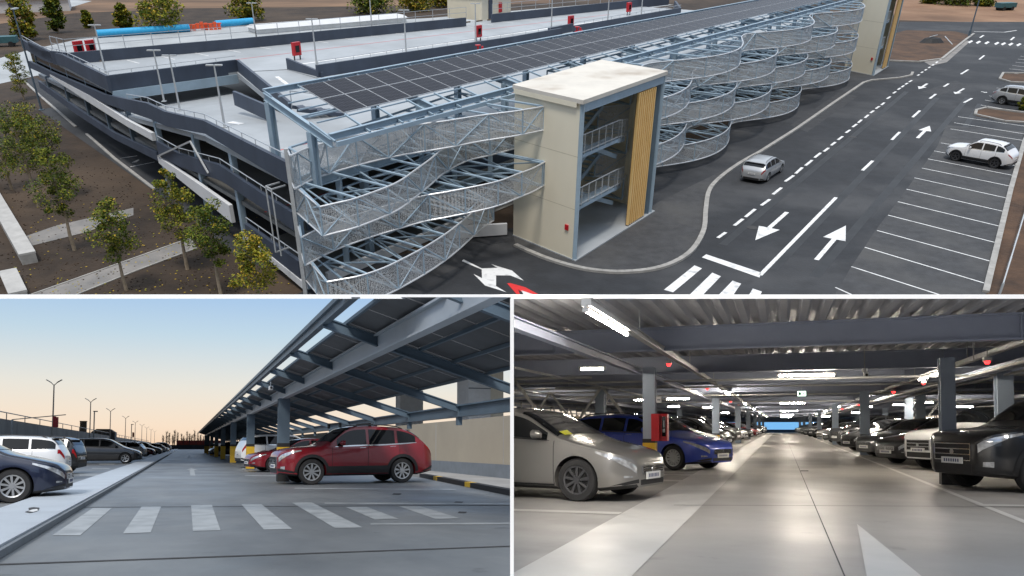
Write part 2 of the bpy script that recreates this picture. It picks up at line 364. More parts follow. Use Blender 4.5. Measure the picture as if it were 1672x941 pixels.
class CarShape:
    def __init__(s, d):
        s.__dict__.update(d)
        s.ts = [0, .006, .012, .02, .03] + [.04 + (0.92) * i / (NS - 11) for i in range(NS - 10)] + [.97, .98, .988, .994, 1.0]
        T = [interp(s.top, t) for t in s.ts]
        for _ in range(3): T = [T[0]] + [(T[i - 1] + 2 * T[i] + T[i + 1]) / 4 for i in range(1, len(T) - 1)] + [T[-1]]
        s.T = T
        s.xf = s.L / 2 - s.fo; s.xr = s.xf - s.wb
    def plan(s, t):
        w = s.W / 2
        if t < .12: w *= 1 - .46 * (1 - t / .12) ** 3
        if t > .86: w *= 1 - .30 * ((t - .86) / .14) ** 3
        return w
    def section(s, t):
        i = 0
        while i < len(s.ts) - 2 and s.ts[i + 1] < t: i += 1
        u = (t - s.ts[i]) / max(1e-9, s.ts[i + 1] - s.ts[i]); T = lerp(s.T[i], s.T[i + 1], min(1, max(0, u)))
        P = s.plan(t); zb = s.gc
        if t < .12: zb += .06 * (1 - t / .12)
        if t > .88: zb += .10 * ((t - .88) / .12)
        S = min(interp(s.belt, t), T - .075); E = max(S + .03, T - .065)
        k = max(0, min(1, (T - S - .09) / (s.H - 1.05)))
        yb = .975 * P
        def yg(z): return yb - (yb - .76 * P) * max(0, z - S) / max(.2, s.H - S) 
        yE = yg(E) if k > 0 else .955 * P
        yE = min(yE, .955 * P)
        m = .5 * (zb + S)
        return [(0, zb), (.84 * P, zb), (.955 * P, zb + .05), (.99 * P, zb + .17), (1.0 * P, m), (.992 * P, S - .06), (.965 * P, S), (lerp(.965 * P, yE, .5), lerp(S, E, .5)), (yE, E), (yE * .90, T - .022), (yE * .5, T - .006), (0, T)]
    def surf(s, t, k):
        q = s.section(t); i = min(int(k), 10); u = k - i
        return V((s.L / 2 - t * s.L, lerp(q[i][0], q[i + 1][0], u), lerp(q[i][1], q[i + 1][1], u)))
    def normal(s, t, k):
        e = .004
        a = s.surf(min(1, t + e), k) - s.surf(max(0, t - e), k); kk = min(10.95, max(.05, k))
        b = s.surf(t, kk + .04) - s.surf(t, kk - .04)
        n = b.cross(a)
        if n.length < 1e-9: return V((0, 1, 0))
        n.normalize()
        return n if n.y > 0 or n.z > .3 else -n
    def body(s, name, mats):
        mb = MB(); rings = []
        for t in s.ts:
            q = s.section(t); x = s.L / 2 - t * s.L
            ring = [V((x, y, z)) for y, z in q] + [V((x, -y, z)) for y, z in q[-2:0:-1]]
            rings.append(ring)
        n = len(rings[0]); mb.v = [v for r in rings for v in r]
        for i in range(len(rings) - 1):
            for j in range(n): mb.f.append((i * n + j, i * n + (j + 1) % n, (i + 1) * n + (j + 1) % n, (i + 1) * n + j)); mb.m.append(0)
        mb.f.append(tuple(range(n))); mb.m.append(0); mb.f.append(tuple((len(rings) - 1) * n + j for j in range(n - 1, -1, -1))); mb.m.append(0)
        me = mb.mesh(name, mats)
        # wheel arches cut out as real recesses
        body = bpy.data.objects.new('tmp', me); COL.objects.link(body); cut = MB()
        for x in (s.xf, s.xr):
            for sg in (1, -1): cut.tube((x, sg * (s.W / 2 - .27), s.wr), (x, sg * (s.W / 2 + .2), s.wr), s.wr + .045, 28)
        cm = cut.mesh('cut', m_trim); co = bpy.data.objects.new('cut', cm); COL.objects.link(co)
        md = body.modifiers.new('b', 'BOOLEAN'); md.operation = 'DIFFERENCE'; md.object = co; md.solver = 'EXACT'
        dg = bpy.context.evaluated_depsgraph_get(); out = bpy.data.meshes.new_from_object(body.evaluated_get(dg), depsgraph=dg)
        bpy.data.objects.remove(body); bpy.data.objects.remove(co)
        out.name = name
        out.materials.clear()
        for m in mats: out.materials.append(m)
        idx = []
        for p in out.polygons:
            c = p.center; arch = any((c.x - x) ** 2 + (c.z - s.wr) ** 2 < (s.wr + .04) ** 2 for x in (s.xf, s.xr))
            lowr = abs(p.normal.y) < .5 and p.normal.z < -.5
            idx.append(1 if arch or lowr else 0)
        out.polygons.foreach_set('material_index', idx); out.polygons.foreach_set('use_smooth', [True] * len(idx))
        out.set_sharp_from_angle(angle=R(32)); out.update()
        return out
    def patch(s, mb, t0, t1, k0, k1, n=10, m=3, off=.006, sides=(1, -1), tb=None):
        """sheet laid on the skin between stations t0..t1 and section parameters k0..k1 (k may be (front, rear) pairs)"""
        g = lambda k, u: lerp(k[0], k[1], u) if isinstance(k, tuple) else k
        for sg in sides:
            vs = []
            for i in range(n + 1):
                u = i / n
                for j in range(m + 1):
                    w = j / m
                    t = lerp(lerp(t0, t1, u), lerp(*(tb or (t0, t1)), u), w) if tb else lerp(t0, t1, u)
                    k = lerp(g(k0, u), g(k1, u), w); p = s.surf(t, k) + s.normal(t, k) * off
                    vs.append(V((p.x, sg * p.y, p.z)))
            mb.add(vs, [(i * (m + 1) + j, i * (m + 1) + j + 1, (i + 1) * (m + 1) + j + 1, (i + 1) * (m + 1) + j) for i in range(n) for j in range(m)])
        return mb
    def over(s, mb, t0, t1, kf, n=10, off=.006):
        """sheet across the whole top (windscreen, rear screen) from edge to edge"""
        ks = [kf, (kf + 9) / 2 if kf < 9 else 9.3, 9, 9.5, 10, 10.5, 10.95]; vs = []
        row = len(ks) * 2
        for i in range(n + 1):
            t = lerp(t0, t1, i / n); L_ = [s.surf(t, k) + s.normal(t, k) * off for k in ks]
            vs += L_ + [V((p.x, -p.y, p.z)) for p in L_[::-1]]
        mb.add(vs, [(i * row + j, i * row + j + 1, (i + 1) * row + j + 1, (i + 1) * row + j) for i in range(n) for j in range(row - 1)])
        return mb
def wheel_meshes(wr, spokes, dark):
    key = (round(wr, 3), spokes, dark)
    if key in WH: return WH[key]
    w = .215; N = 30
    prof = [(wr * .66, -w / 2 + .02), (wr * .70, -w / 2), (wr * .93, -w / 2), (wr * .99, -w / 2 + .03), (wr, -w / 4), (wr, w / 4), (wr * .99, w / 2 - .03), (wr * .93, w / 2), (wr * .70, w / 2), (wr * .66, w / 2 - .02)]
    ty = MB(); n = len(prof)
    ty.v = [V((math.cos(a) * r, y, math.sin(a) * r)) for k in range(N) for a in [2 * math.pi * k / N] for r, y in prof]
    for k in range(N):
        for j in range(n): ty.f.append((k * n + j, ((k + 1) % N) * n + j, ((k + 1) % N) * n + (j + 1) % n, k * n + (j + 1) % n)); ty.m.append(0)
    hub = MB().tube((0, -w / 2 + .05, 0), (0, w / 2 - .06, 0), wr * .67, 20)
    rim = MB()
    for k in range(N):   # lip
        a, b = 2 * math.pi * k / N, 2 * math.pi * (k + 1) / N
        q = lambda an, r, y: V((math.cos(an) * r, y, math.sin(an) * r))
        y0, y1 = w / 2 - .03, w / 2 - .008
        rim.hexa([q(a, wr * .60, y0), q(b, wr * .60, y0), q(b, wr * .675, y0), q(a, wr * .675, y0)], [q(a, wr * .60, y1 - .006), q(b, wr * .60, y1 - .006), q(b, wr * .675, y1), q(a, wr * .675, y1)])
    for k in range(spokes):
        a = 2 * math.pi * k / spokes + .2; c, s_ = math.cos(a), math.sin(a); tn = V((-s_, 0, c))
        p, q2 = V((c * wr * .10, 0, s_ * wr * .10)), V((c * wr * .62, 0, s_ * wr * .62)); w0, w1 = wr * .052, wr * .085
        y0, ya, yb = w / 2 - .05, w / 2 - .022, w / 2 - .014
        rim.hexa([p - tn * w0 + V((0, y0, 0)), p + tn * w0 + V((0, y0, 0)), q2 + tn * w1 + V((0, y0, 0)), q2 - tn * w1 + V((0, y0, 0))],
                 [p - tn * w0 + V((0, ya, 0)), p + tn * w0 + V((0, ya, 0)), q2 + tn * w1 * .8 + V((0, yb, 0)), q2 - tn * w1 * .8 + V((0, yb, 0))])
    rim.tube((0, w / 2 - .06, 0), (0, w / 2 - .012, 0), wr * .15, 14)
    WH[key] = (hub.mesh('wheel', m_hub, True), ty.mesh('tyre', m_tyre, True), rim.mesh('rim', m_rim_dk if dark else m_rim, True))
    return WH[key]
WH, CARMESH = {}, {}
def car_meshes(kind):
    if kind in CARMESH: return CARMESH[kind]
    s = CarShape(CAR[kind]); P = {}
    P['body'] = [s.body(kind + '_body', [paint('silver'), m_trim])]
    w0, w1 = s.win; a, b = s.pill; pl = .009
    tS = max(t for t, z in zip(s.ts, s.T) if z >= s.H - .006 and t < .62) if False else None
    # windscreen runs from the cowl to the roof edge; rear screen from the roof end down
    cowl = w0 + .005; roof_f = next(t for t, z in zip(s.ts, s.T) if z > s.H - .075 and t > w0)
    roof_r = max(t for t, z in zip(s.ts, s.T) if z > s.H - .115); rear_end = max(t for t, z in zip(s.ts, s.T) if z > interp(s.belt, t) + (.15 if kind in ('boxy', 'mpv', 'bigsuv') else .12))
    P['windscreen'] = [s.over(MB(), cowl, roof_f, 8.35, 12).mesh('windscreen', m_glass, True)]
    P['rear_screen'] = [s.over(MB(), roof_r + .012, max(rear_end, roof_r + .035), 8.6, 8, .01).mesh('rear_screen', m_glass, True)]
    P['window'] = []
    wi = w0 + .045
    cuts = [wi, a - pl, a + pl, b - pl, b + pl, w1]
    for i in (0, 2, 4):
        if cuts[i + 1] - cuts[i] < .03: continue
        for sg in (1, -1): P['window'].append(s.patch(MB(), cuts[i], cuts[i + 1], 6.22, 7.80, 12, 3, .005, (sg,)).mesh('window', m_glass, True))
    P['window_trim'] = [s.patch(MB(), wi - .01, w1 + .006, 6.06, 6.2, 18, 1, .006, (sg,)).mesh('window_trim', m_chrome if kind in ('suv', 'sedan', 'bigsuv') else m_trim, True) for sg in (1, -1)]
    hz = (5.05, 6.05) if kind != 'boxy' else (5.0, 5.9)
    P['headlight'] = [s.patch(MB(), .006, .125, (4.55, 5.40), (5.75, 6.0), 14, 4, .008, (sg,)).mesh('headlight', m_lamp, True) for sg in (1, -1)]
    tl = dict(boxy=(.955, .992, 4.6, 5.6), bigsuv=(.945, .992, 4.75, 6.0), suv=(.93, .992, 5.0, 5.9), wagon=(.94, .992, 4.9, 5.9), mpv=(.95, .992, 4.7, 6.2)).get(kind, (.925, .992, 4.9, 5.8))
    P['taillight'] = [s.patch(MB(), tl[0], tl[1], tl[2], tl[3], 6, 3, .009, (sg,)).mesh('taillight', m_tail, True) for sg in (1, -1)]
    # front face furniture: the nose cap is flat at x = L/2
    X = s.L / 2; T0 = s.T[0]; zb = s.gc + .06; y0 = s.plan(0)
    def plate(y0_, y1_, z0_, z1_, x0, x1): return MB().bx(x0, x1, y0_, y1_, z0_, z1_)
    g = MB(); gz0, gz1 = lerp(zb, T0, .44 if 'suv' in kind else .62), T0 - .025; gw = y0 * (.86 if 'suv' in kind else .80)
    g.prism([(0, 0)] * 0 or [(X - .02, -gw), (X + .012, -gw), (X + .012, gw), (X - .02, gw)], gz0, gz1)
    gr = g.mesh('grille', m_trim)
    P['grille'] = [gr]
    f = MB(); fr = .016
    for z in (gz0, gz1, lerp(gz0, gz1, .36), lerp(gz0, gz1, .68)): f.bar((X + .014, -gw, z), (X + .014, gw, z), .014, fr)
    for y in (-gw, gw): f.bar((X + .014, y, gz0), (X + .014, y, gz1), fr, fr)
    f.tube((X + .012, 0, (gz0 + gz1) / 2), (X + .026, 0, (gz0 + gz1) / 2), .05, 14)
    P['grille_trim'] = [f.mesh('grille_trim', m_chrome)]
    P['bumper'] = [s.patch(MB().bx(X - .02, X + .004, -y0 * .9, y0 * .9, zb + .03, lerp(zb, T0, .33)), 0.002, .085, 1.4, (2.6, 2.0) if 'suv' not in kind else (3.0, 2.6), 8, 3, .006).mesh('bumper', m_trim, True),
                   s.patch(MB().bx(-X - .006, -X + .02, -s.plan(1) * .9, s.plan(1) * .9, s.gc + .10, s.gc + .25), .90, 1.0, 1.4, (2.2, 3.1), 8, 3, .007).mesh('bumper', m_trim, True)]
    tf_, tr_ = (X - s.xf + s.wr + .05) / s.L, (X - s.xr - s.wr - .05) / s.L
    P['sill'] = [s.patch(MB(), tf_, tr_, 1.6, 3.45 if 'suv' in kind else 2.3, 16, 9, .006).mesh('sill', m_trim, True)]
    P['fog_lamp'] = [s.patch(MB(), .014, .034, 2.9, 3.5, 4, 2, .012, (sg,)).mesh('fog_lamp', m_lamp) for sg in (1, -1)]
    pm = MB().bx(X + .014, X + .030, -.26, .26, lerp(zb, T0, .33), lerp(zb, T0, .33) + .11); pm.cur = 1
    for k in range(7): pm.bx(X + .031, X + .033, -.19 + k * .056, -.19 + k * .056 + .03, lerp(zb, T0, .33) + .028, lerp(zb, T0, .33) + .082)
    pr = MB().bx(-X - .030, -X - .014, -.26, .26, .62, .73); pr.cur = 1
    for k in range(7): pr.bx(-X - .033, -X - .031, -.19 + k * .056, -.19 + k * .056 + .03, .648, .702)
    P['number_plate'] = [pm.mesh('number_plate', [m_plate, m_plate_ink]), pr.mesh('number_plate', [m_plate, m_plate_ink])]
    P['mirror'] = []
    for sg in (1, -1):
        q = s.surf(w0 + .075, 6.3); mb = MB(); c = V((q.x, sg * (q.y + .11), q.z + .07))
        mb.tube(c + V((-.06, 0, 0)), c + V((.02, 0, 0)), .072, 12, .066).tube(c + V((.02, 0, 0)), c + V((.075, 0, -.005)), .066, 12, .03)
        mb.v = [V((v.x, c.y + (v.y - c.y) * 1.35, v.z)) for v in mb.v]; mb.bar((q.x, sg * (q.y - .01), q.z + .02), c, .05, .04)
        P['mirror'].append(mb.mesh('mirror', paint('silver'), True))
    seam = MB()
    for t in (w0 + .015, a, b + .02): s.patch(seam, t - .0012, t + .0012, 2.0, 6.2, 1, 10, .0035)
    s.patch(seam, w0 + .015, b + .02, 2.0, 2.06, 10, 1, .0035); s.patch(seam, .13, w0, 6.05, 6.09, 10, 1, .0035)
    P['door_gap'] = [seam.mesh('door_gap', m_seam)]
    hd = MB(); s.patch(hd, a - .055, a - .015, 5.30, 5.42, 3, 1, .02); s.patch(hd, b - .045, b - .005, 5.32, 5.44, 3, 1, .02)
    P['door_handle'] = [hd.mesh('door_handle', m_chrome)]
    if kind in ('suv', 'bigsuv', 'wagon', 'boxy'):
        rb = []
        for sg in (1, -1):
            pts = [s.surf(lerp(roof_f + .03, roof_r - .02, i / 8), 9.0) + V((0, 0, .045 if 0 < i < 8 else 0)) for i in range(9)]
            rb.append(MB().path([V((p.x, sg * p.y, p.z)) for p in pts], .016, 6).mesh('roof_rail', m_trim, True))
        P['roof_rail'] = rb
    if kind in ('suv', 'bigsuv', 'hatch', 'wagon', 'boxy'):
        q = s.surf(roof_r + .012, 9.2); P['spoiler'] = [MB().box((q.x - .05, 0, q.z + .015), (.16, q.y * 1.9, .025)).mesh('spoiler', m_trim)]
    if kind in ('suv', 'bigsuv'):
        P['wheel_arch_trim'] = []
        for x in (s.xf, s.xr):
            for sg in (1, -1):
                mb = MB(); n = 16; r0, r1 = s.wr + .044, s.wr + .13
                vs = []
                for i in range(n + 1):
                    an = math.pi * (-.06 + 1.12 * i / n)
                    for r_ in (r0, r1):
                        xx, zz = x + r_ * math.cos(an), s.wr + r_ * math.sin(an); t = (s.L / 2 - xx) / s.L
                        q = s.section(t); yy = None
                        for (ya, za), (yb_, zb_) in zip(q[1:8], q[2:9]):
                            if za <= zz <= zb_: yy = lerp(ya, yb_, (zz - za) / max(1e-6, zb_ - za)); break
                        vs.append(V((xx, sg * ((yy or q[2][0]) + .010), zz)))
                mb.add(vs, [(2 * i, 2 * i + 1, 2 * i + 3, 2 * i + 2) for i in range(n)])
                P['wheel_arch_trim'].append(mb.mesh('wheel_arch_trim', m_trim, True))
    CARMESH[kind] = (s, P)
    return CARMESH[kind]
MONO = {}
def mono_mesh(kind, spokes, dark):
    """whole car as one mesh, for cars a few pixels long"""
    key = (kind, spokes, dark)
    if key in MONO: return MONO[key]
    s, P = car_meshes(kind); bm = bmesh.new(); mats = [paint('silver')]
    def push(me, T=None):
        n0 = len(bm.faces); nv = len(bm.verts); bm.from_mesh(me); bm.faces.ensure_lookup_table(); bm.verts.ensure_lookup_table()
        if T: bmesh.ops.transform(bm, matrix=T, verts=bm.verts[nv:])
        mp = []
        for m in me.materials:
            if m not in mats: mats.append(m)
            mp.append(mats.index(m))
        for f in bm.faces[n0:]: f.material_index = mp[f.material_index]; f.smooth = True
    for nm in P:
        if nm in ('door_gap', 'door_handle'): continue
        for me in P[nm]: push(me)
    for me in wheel_meshes(s.wr, spokes, dark):
        for x in (s.xf, s.xr):
            for sg in (1, -1): push(me, Matrix.Translation((x, sg * (s.W / 2 - .125), s.wr)) @ Matrix.Rotation(0 if sg > 0 else math.pi, 4, 'Z'))
    me = bpy.data.meshes.new('parked_car'); bm.to_mesh(me); bm.free()
    for m in mats: me.materials.append(m)
    me.set_sharp_from_angle(angle=R(32))
    MONO[key] = me
    return me
CLIP_CAR = []
def make_car(kind, colour, M, loc, head, label, cat='car', group=None, spokes=10, dark=False, simple=False, cut=None, name='parked_car', rim_y=None, skip=(), slope=None):
    """head: angle of the nose direction in the site frame (radians, 0 = +X)"""
    s, P = car_meshes(kind); pm = paint(colour)
    if simple:
        o = bpy.data.objects.new(name, mono_mesh(kind, spokes, dark)); COL.objects.link(o)
        o.matrix_world = M @ Matrix.Translation(V(loc)) @ Matrix.Rotation(head, 4, 'Z')
        o.material_slots[0].link = 'OBJECT'; o.material_slots[0].material = pm
        return tag(o, label, cat, group)
    T = thing(name, label, cat, M, loc, head, group)
    def link(nm, me, par, mw=None):
        if cut is not None:
            bm = bmesh.new(); bm.from_mesh(me); Mi = (T.matrix_world @ (mw or Matrix.Identity(4))).inverted()
            for nrm, sgn in cut:
                bmesh.ops.bisect_plane(bm, geom=bm.verts[:] + bm.edges[:] + bm.faces[:], plane_co=Mi @ EYE, plane_no=(Mi.to_3x3() @ nrm).normalized() * sgn, clear_inner=True)
            if not bm.verts: bm.free(); return None
            me = me.copy(); bm.to_mesh(me); bm.free()
        o = bpy.data.objects.new(nm, me); COL.objects.link(o); o.parent = par
        return o
    body = link('body', P['body'][0], T)
    body.material_slots[0].link = 'OBJECT'; body.material_slots[0].material = pm
    for nm in P:
        if nm == 'body' or nm in skip: continue
        for me in P[nm]:
            par = body if nm in ('door_gap', 'door_handle', 'window_trim', 'roof_rail', 'wheel_arch_trim', 'grille_trim', 'fog_lamp', 'spoiler') else T
            o = link(nm, me, par)
            if o and nm == 'mirror': o.material_slots[0].link = 'OBJECT'; o.material_slots[0].material = pm if colour not in ('navy',) else m_trim
    hub, ty, rim = wheel_meshes(s.wr, spokes, dark)
    for x in (s.xf, s.xr):
        for sg in (1, -1):
            Lm = Matrix.Translation((x, sg * (s.W / 2 - .125), s.wr)) @ Matrix.Rotation(0 if sg > 0 else math.pi, 4, 'Z')
            w = link('wheel', hub, T, Lm)
            if w is None: continue
            w.matrix_local = Lm; link('tyre', ty, w, Lm); link('rim', rim, w, Lm)
    return T
def car_at(kind, colour, M, un, px, py, head, label, which='front', side=None, ref=None, scale=1.0, **kw):
    """place a car so that the contact point of its near wheel (or the bottom of one end) lies at a point of the ground"""
    s, P = car_meshes(kind); q = un(px, py, 0.0)
    hd = V((math.cos(head), math.sin(head), 0)); lf = V((-hd.y, hd.x, 0))
    Mi = M.inverted() @ EYE
    if side is None: side = 1 if (Mi - q).dot(lf) > 0 else -1
    x = dict(front=s.xf, rear=s.xr, nose=s.L / 2, tail=-s.L / 2)[which]
    x *= scale
    c = q - hd * x - lf * (scale * side * (s.W / 2 - .03) if which in ('front', 'rear') else (side * s.W / 2 * .75))
    o = make_car(kind, colour, M, (c.x, c.y, 0), head, label, **kw)
    if scale != 1.0: o.scale = (scale,) * 3
    return o
# ================================================================== the car park seen from the air
S = M_SITE
def struct(mb, name, m, M=S, cut=None, **k): return mb.build(name, m, None, M, cut=cut, kind='structure', **k)
def flat(pts, z): return [V((p.x, p.y, z)) for p in pts]
def px(pts, h=0.0, un=P1): return [un(x, y, h) for x, y in pts]
def line_on(mb, p, q, w, z, un=P1):
    a, b = un(*p), un(*q); d = (b - a).normalized(); n = V((-d.y, d.x, 0)) * (w / 2)
    return mb.poly(flat([a - n, b - n, b + n, a + n], z))
def strip_on(mb, pts, w, z0, z1):
    """kerb following ground points"""
    for a, b in zip(pts[:-1], pts[1:]):
        d = (b - a); d.z = 0; d.normalize(); n = V((-d.y, d.x, 0)) * (w / 2); a2, b2 = a - d * .02, b + d * .02
        mb.hexa([V((*v.xy, z0)) for v in (a2 - n, b2 - n, b2 + n, a2 + n)], [V((*v.xy, z1)) for v in (a2 - n, b2 - n, b2 + n, a2 + n)])
    return mb
def smooth(pts, n=6):
    out = []
    for i in range(len(pts) - 1):
        p0, p1, p2, p3 = pts[max(0, i - 1)], pts[i], pts[i + 1], pts[min(len(pts) - 1, i + 2)]
        for k in range(n):
            t = k / n
            out.append(tuple(.5 * ((2 * b) + (c - a) * t + (2 * a - 5 * b + 4 * c - d) * t * t + (3 * b - a - 3 * c + d) * t ** 3) for a, b, c, d in zip(p0, p1, p2, p3)))
    out.append(tuple(pts[-1])); return out
Y0 = P1(836, 484).y
struct(MB().poly([(-330, Y0, 0), (330, Y0, 0), (330, 420, 0), (-330, 420, 0)]), 'soil_ground', m_soil)
struct(MB().poly(flat(px([(478, 484), (1609, 484), (1645, 330), (1690, 190), (1900, 160), (1900, 36), (1470, 36), (1446, 90), (1380, 112), (838, 372), (600, 430)]), .006)), 'asphalt_road', m_asphalt, cut=CUT_SITE)
struct(MB().poly(flat(px([(37, 131), (65, 157), (124, 208), (187, 260), (252, 310), (330, 372), (392, 424), (440, 440), (260, 262), (60, 128)]), .006)), 'service_lane', m_asphalt)
# paved apron round the stair tower, parking bay surfacing, orange earth beyond
isl = smooth([(842, 402), (868, 414), (905, 428), (960, 442), (1020, 446), (1080, 438), (1125, 415), (1148, 380), (1152, 345), (1157, 315), (1172, 295), (1205, 270), (1240, 250)], 5)
struct(MB().poly(flat(px(isl + [(1075, 330), (937, 424), (838, 383)]), .012)), 'tower_apron', m_asphalt_old)
struct(MB().poly(flat(px([(1362, 483), (1390, 436), (1430, 376), (1480, 310), (1530, 240), (1545, 205), (1672, 215), (1660, 260), (1640, 340), (1608, 483)]), .012)), 'parking_bays', m_asphalt_old, cut=CUT_SITE)
struct(MB().poly(flat(px([(1462, 33), (1700, 40), (1900, 42), (1900, -40), (1440, -40)]), .006)), 'orange_field', m_soil_red)
struct(MB().poly(flat(px([(1458, 56), (1480, 50), (1560, 52), (1583, 58), (1576, 66), (1536, 96), (1500, 100), (1452, 99)]), .05)), 'planting_bed', m_soil_dark)
struct(MB().poly(flat(px([(-200, 68), (120, 22), (300, 14), (640, 10), (900, 6), (900, -30), (-200, -30)]), .010)), 'turned_field', mat('field_dark', (0.070, 0.043, 0.027), .95, col2=(.25, .15, .085), scale=.07, bump=.8, detail=9, stretch=(.4, 1.4, 1)))
struct(MB().poly(flat(px([(-60, 112), (40, 84), (130, 64), (330, 46), (700, 30), (1000, 4), (1100, 8), (700, 60), (60, 124), (-60, 150)]), .014)), 'construction_yard', mat('yard_concrete', (.36, .38, .39), .8, var=.2, scale=.15))
struct(MB().poly(flat(px([(-20, 20), (110, 14), (150, 2), (-20, -10)]), .018)), 'far_yard', MATS['yard_concrete'])
k = MB(); kb = px(isl); strip_on(k, kb, .28, -.05, .13)
kb2 = px([(1240, 250), (1300, 212), (1360, 170), (1410, 136), (1424, 132), (1470, 128), (1488, 124), (1490, 119)]); strip_on(k, kb2, .28, -.05, .13)
struct(k, 'road_kerb', m_kerb)
k = MB(); strip_on(k, px([(1609, 478), (1630, 392), (1650, 310), (1672, 232), (1690, 195)]), .3, -.05, .13); struct(k, 'parking_kerb', m_kerb)
k = MB(); strip_on(k, px([(1452, 100), (1500, 102), (1538, 97), (1575, 67), (1590, 56)]), .3, -.05, .14); struct(k, 'bed_kerb', m_kerb)
k = MB(); strip_on(k, px([(37, 131), (65, 157), (124, 208)]), .22, -.05, .1); strip_on(k, px([(142, 220), (187, 260), (252, 310)]), .22, -.05, .1); struct(k, 'lane_kerb', m_kerb)
struct(MB().poly(flat(px([(1508, 101), (1540, 97), (1578, 66), (1584, 68), (1546, 102), (1520, 108)]), .02)), 'bed_path', m_path)
pth = MB().poly(flat(px([(40, 484), (313, 389), (321, 406), (118, 484)]), .02)); struct(pth, 'footpath', m_path, cut=CUT_SITE)
struct(MB().poly(flat(px([(40, 387), (92, 369), (218, 340), (218, 352), (140, 380), (48, 403)]), .02)), 'footpath', m_path)
k = MB(); strip_on(k, px([(40, 486), (178, 437), (313, 389)]), .1, -.02, .05); strip_on(k, px([(125, 482), (222, 443), (321, 406)]), .1, -.02, .05); struct(k, 'path_edging', m_kerb, cut=CUT_SITE)
# right-hand verge
struct(MB().poly(flat(px([(1611, 483), (1633, 392), (1652, 312), (1674, 234), (1800, 234), (1800, 483)]), .03)), 'verge', m_soil_dark, cut=CUT_SITE)
struct(MB().poly(flat(px([(1590, 182), (1610, 178), (1672, 186), (1720, 192), (1720, 204), (1640, 199), (1594, 190)]), .03)), 'kerb_island', m_soil_dark)
struct(MB().poly(flat(px([(1634, 130), (1640, 121), (1720, 122), (1720, 138), (1650, 134)]), .03)), 'kerb_island', m_soil_dark)
k = MB(); strip_on(k, px([(1720, 204), (1640, 199), (1592, 188), (1594, 181), (1610, 177), (1672, 185), (1720, 192)]), .25, -.05, .13); strip_on(k, px([(1720, 138), (1650, 135), (1632, 130), (1638, 120), (1720, 121)]), .25, -.05, .13)
struct(k, 'island_kerb', m_kerb)

# repair patches, wheel-worn lanes and drain covers
pt_ = MB()
for q in (((1290, 205), (1372, 150), (1400, 158), (1318, 216)), ((1180, 180), (1250, 176), (1340, 130), (1330, 152), (1262, 196)), ((1505, 150), (1560, 132), (1580, 140), (1530, 158)), ((700, 440), (742, 424), (760, 432), (716, 452))): pt_.poly(flat(px(q), .010))
struct(pt_, 'road_patch', mat('asphalt_patch', (.040, .041, .044), .85, var=.25, scale=1.2, bump=.3))
wl = MB()
for a, b, w in (((1262, 440), (1530, 160), .5), ((1330, 452), (1580, 160), .5), ((1180, 400), (1480, 150), .45), ((1420, 452), (1600, 170), .45)): line_on(wl, a, b, w, .009)
struct(wl, 'wheel_track', mat('asphalt_polished', (.020, .021, .023), .6, var=.35, scale=.7, stretch=(.6, .6, 1)), cut=CUT_SITE)
cv = MB()
for x, y in ((1228, 372), (1392, 224), (1502, 300)):
    p = P1(x, y); cv.prism([(p.x + .33 * math.cos(a * .5236), p.y + .33 * math.sin(a * .5236)) for a in range(12)], .0, .018)
struct(cv, 'drain_cover', mat('cast_iron', (.055, .052, .05), .6, metal=.4))
# painted markings
mk = MB(); Z = .020
def pl(*q, z=Z): mk.poly(flat(px(q), z))
# dashed lane line
dl = [(1172, 389, 1185, 380), (1199, 369, 1213, 358), (1217, 355, 1233, 342), (1243, 336, 1257, 326), (1262, 318, 1276, 307), (1282, 297, 1296, 287), (1299, 284, 1310, 274), (1315, 271, 1326, 262), (1330, 258, 1340, 250), (1345, 248, 1353, 242), (1357, 238, 1364, 232.5), (1368, 229, 1376, 223), (1381, 217.5, 1388, 212.5), (1392, 208, 1399, 203), (1401, 201, 1407, 196), (1412, 193, 1418, 188), (1421, 185, 1427, 181), (1430, 178, 1436, 174), (1439, 172, 1444, 168), (1448, 162, 1454, 158), (1458, 153, 1463, 150), (1466, 147, 1470, 144), (1472, 143, 1476, 140), (1478, 138.5, 1482, 136), (1484, 134.5, 1489, 131.5), (1498, 124, 1501, 122), (1504, 119.5, 1507, 117.5), (1510, 115.5, 1513, 113.5), (1516, 111.5, 1519, 109.5), (1522, 107.5, 1525, 105.5), (1528, 103.5, 1531, 101), (1535, 98.5, 1538, 96.5)]
for a, b, c, d in dl: line_on(mk, (a, b), (c, d), .20, Z)
line_on(mk, (1241, 450), (1365, 323), .22, Z)
for a, b, c, d in ((1408, 279, 1425, 263), (1456, 229, 1469, 216), (1490, 192, 1502, 181), (1518, 161.5, 1528, 154), (1541, 142, 1549, 137), (1569, 121.5, 1581, 114), (1599, 97.5, 1607, 91), (1574, 168, 1587, 161)): line_on(mk, (a, b), (c, d), .22, Z)
pl((1146, 421), (1153, 416), (1243, 446), (1240, 454)); 
for q in (((1084, 474), (1134, 434), (1146, 439), (1099, 478)), ((1124, 484), (1163, 446), (1177, 452), (1146, 484)), ((1172, 484), (1196, 459), (1210, 464), (1196, 484)), ((1222, 484), (1229, 472), (1244, 477), (1240, 484))): pl(*q)
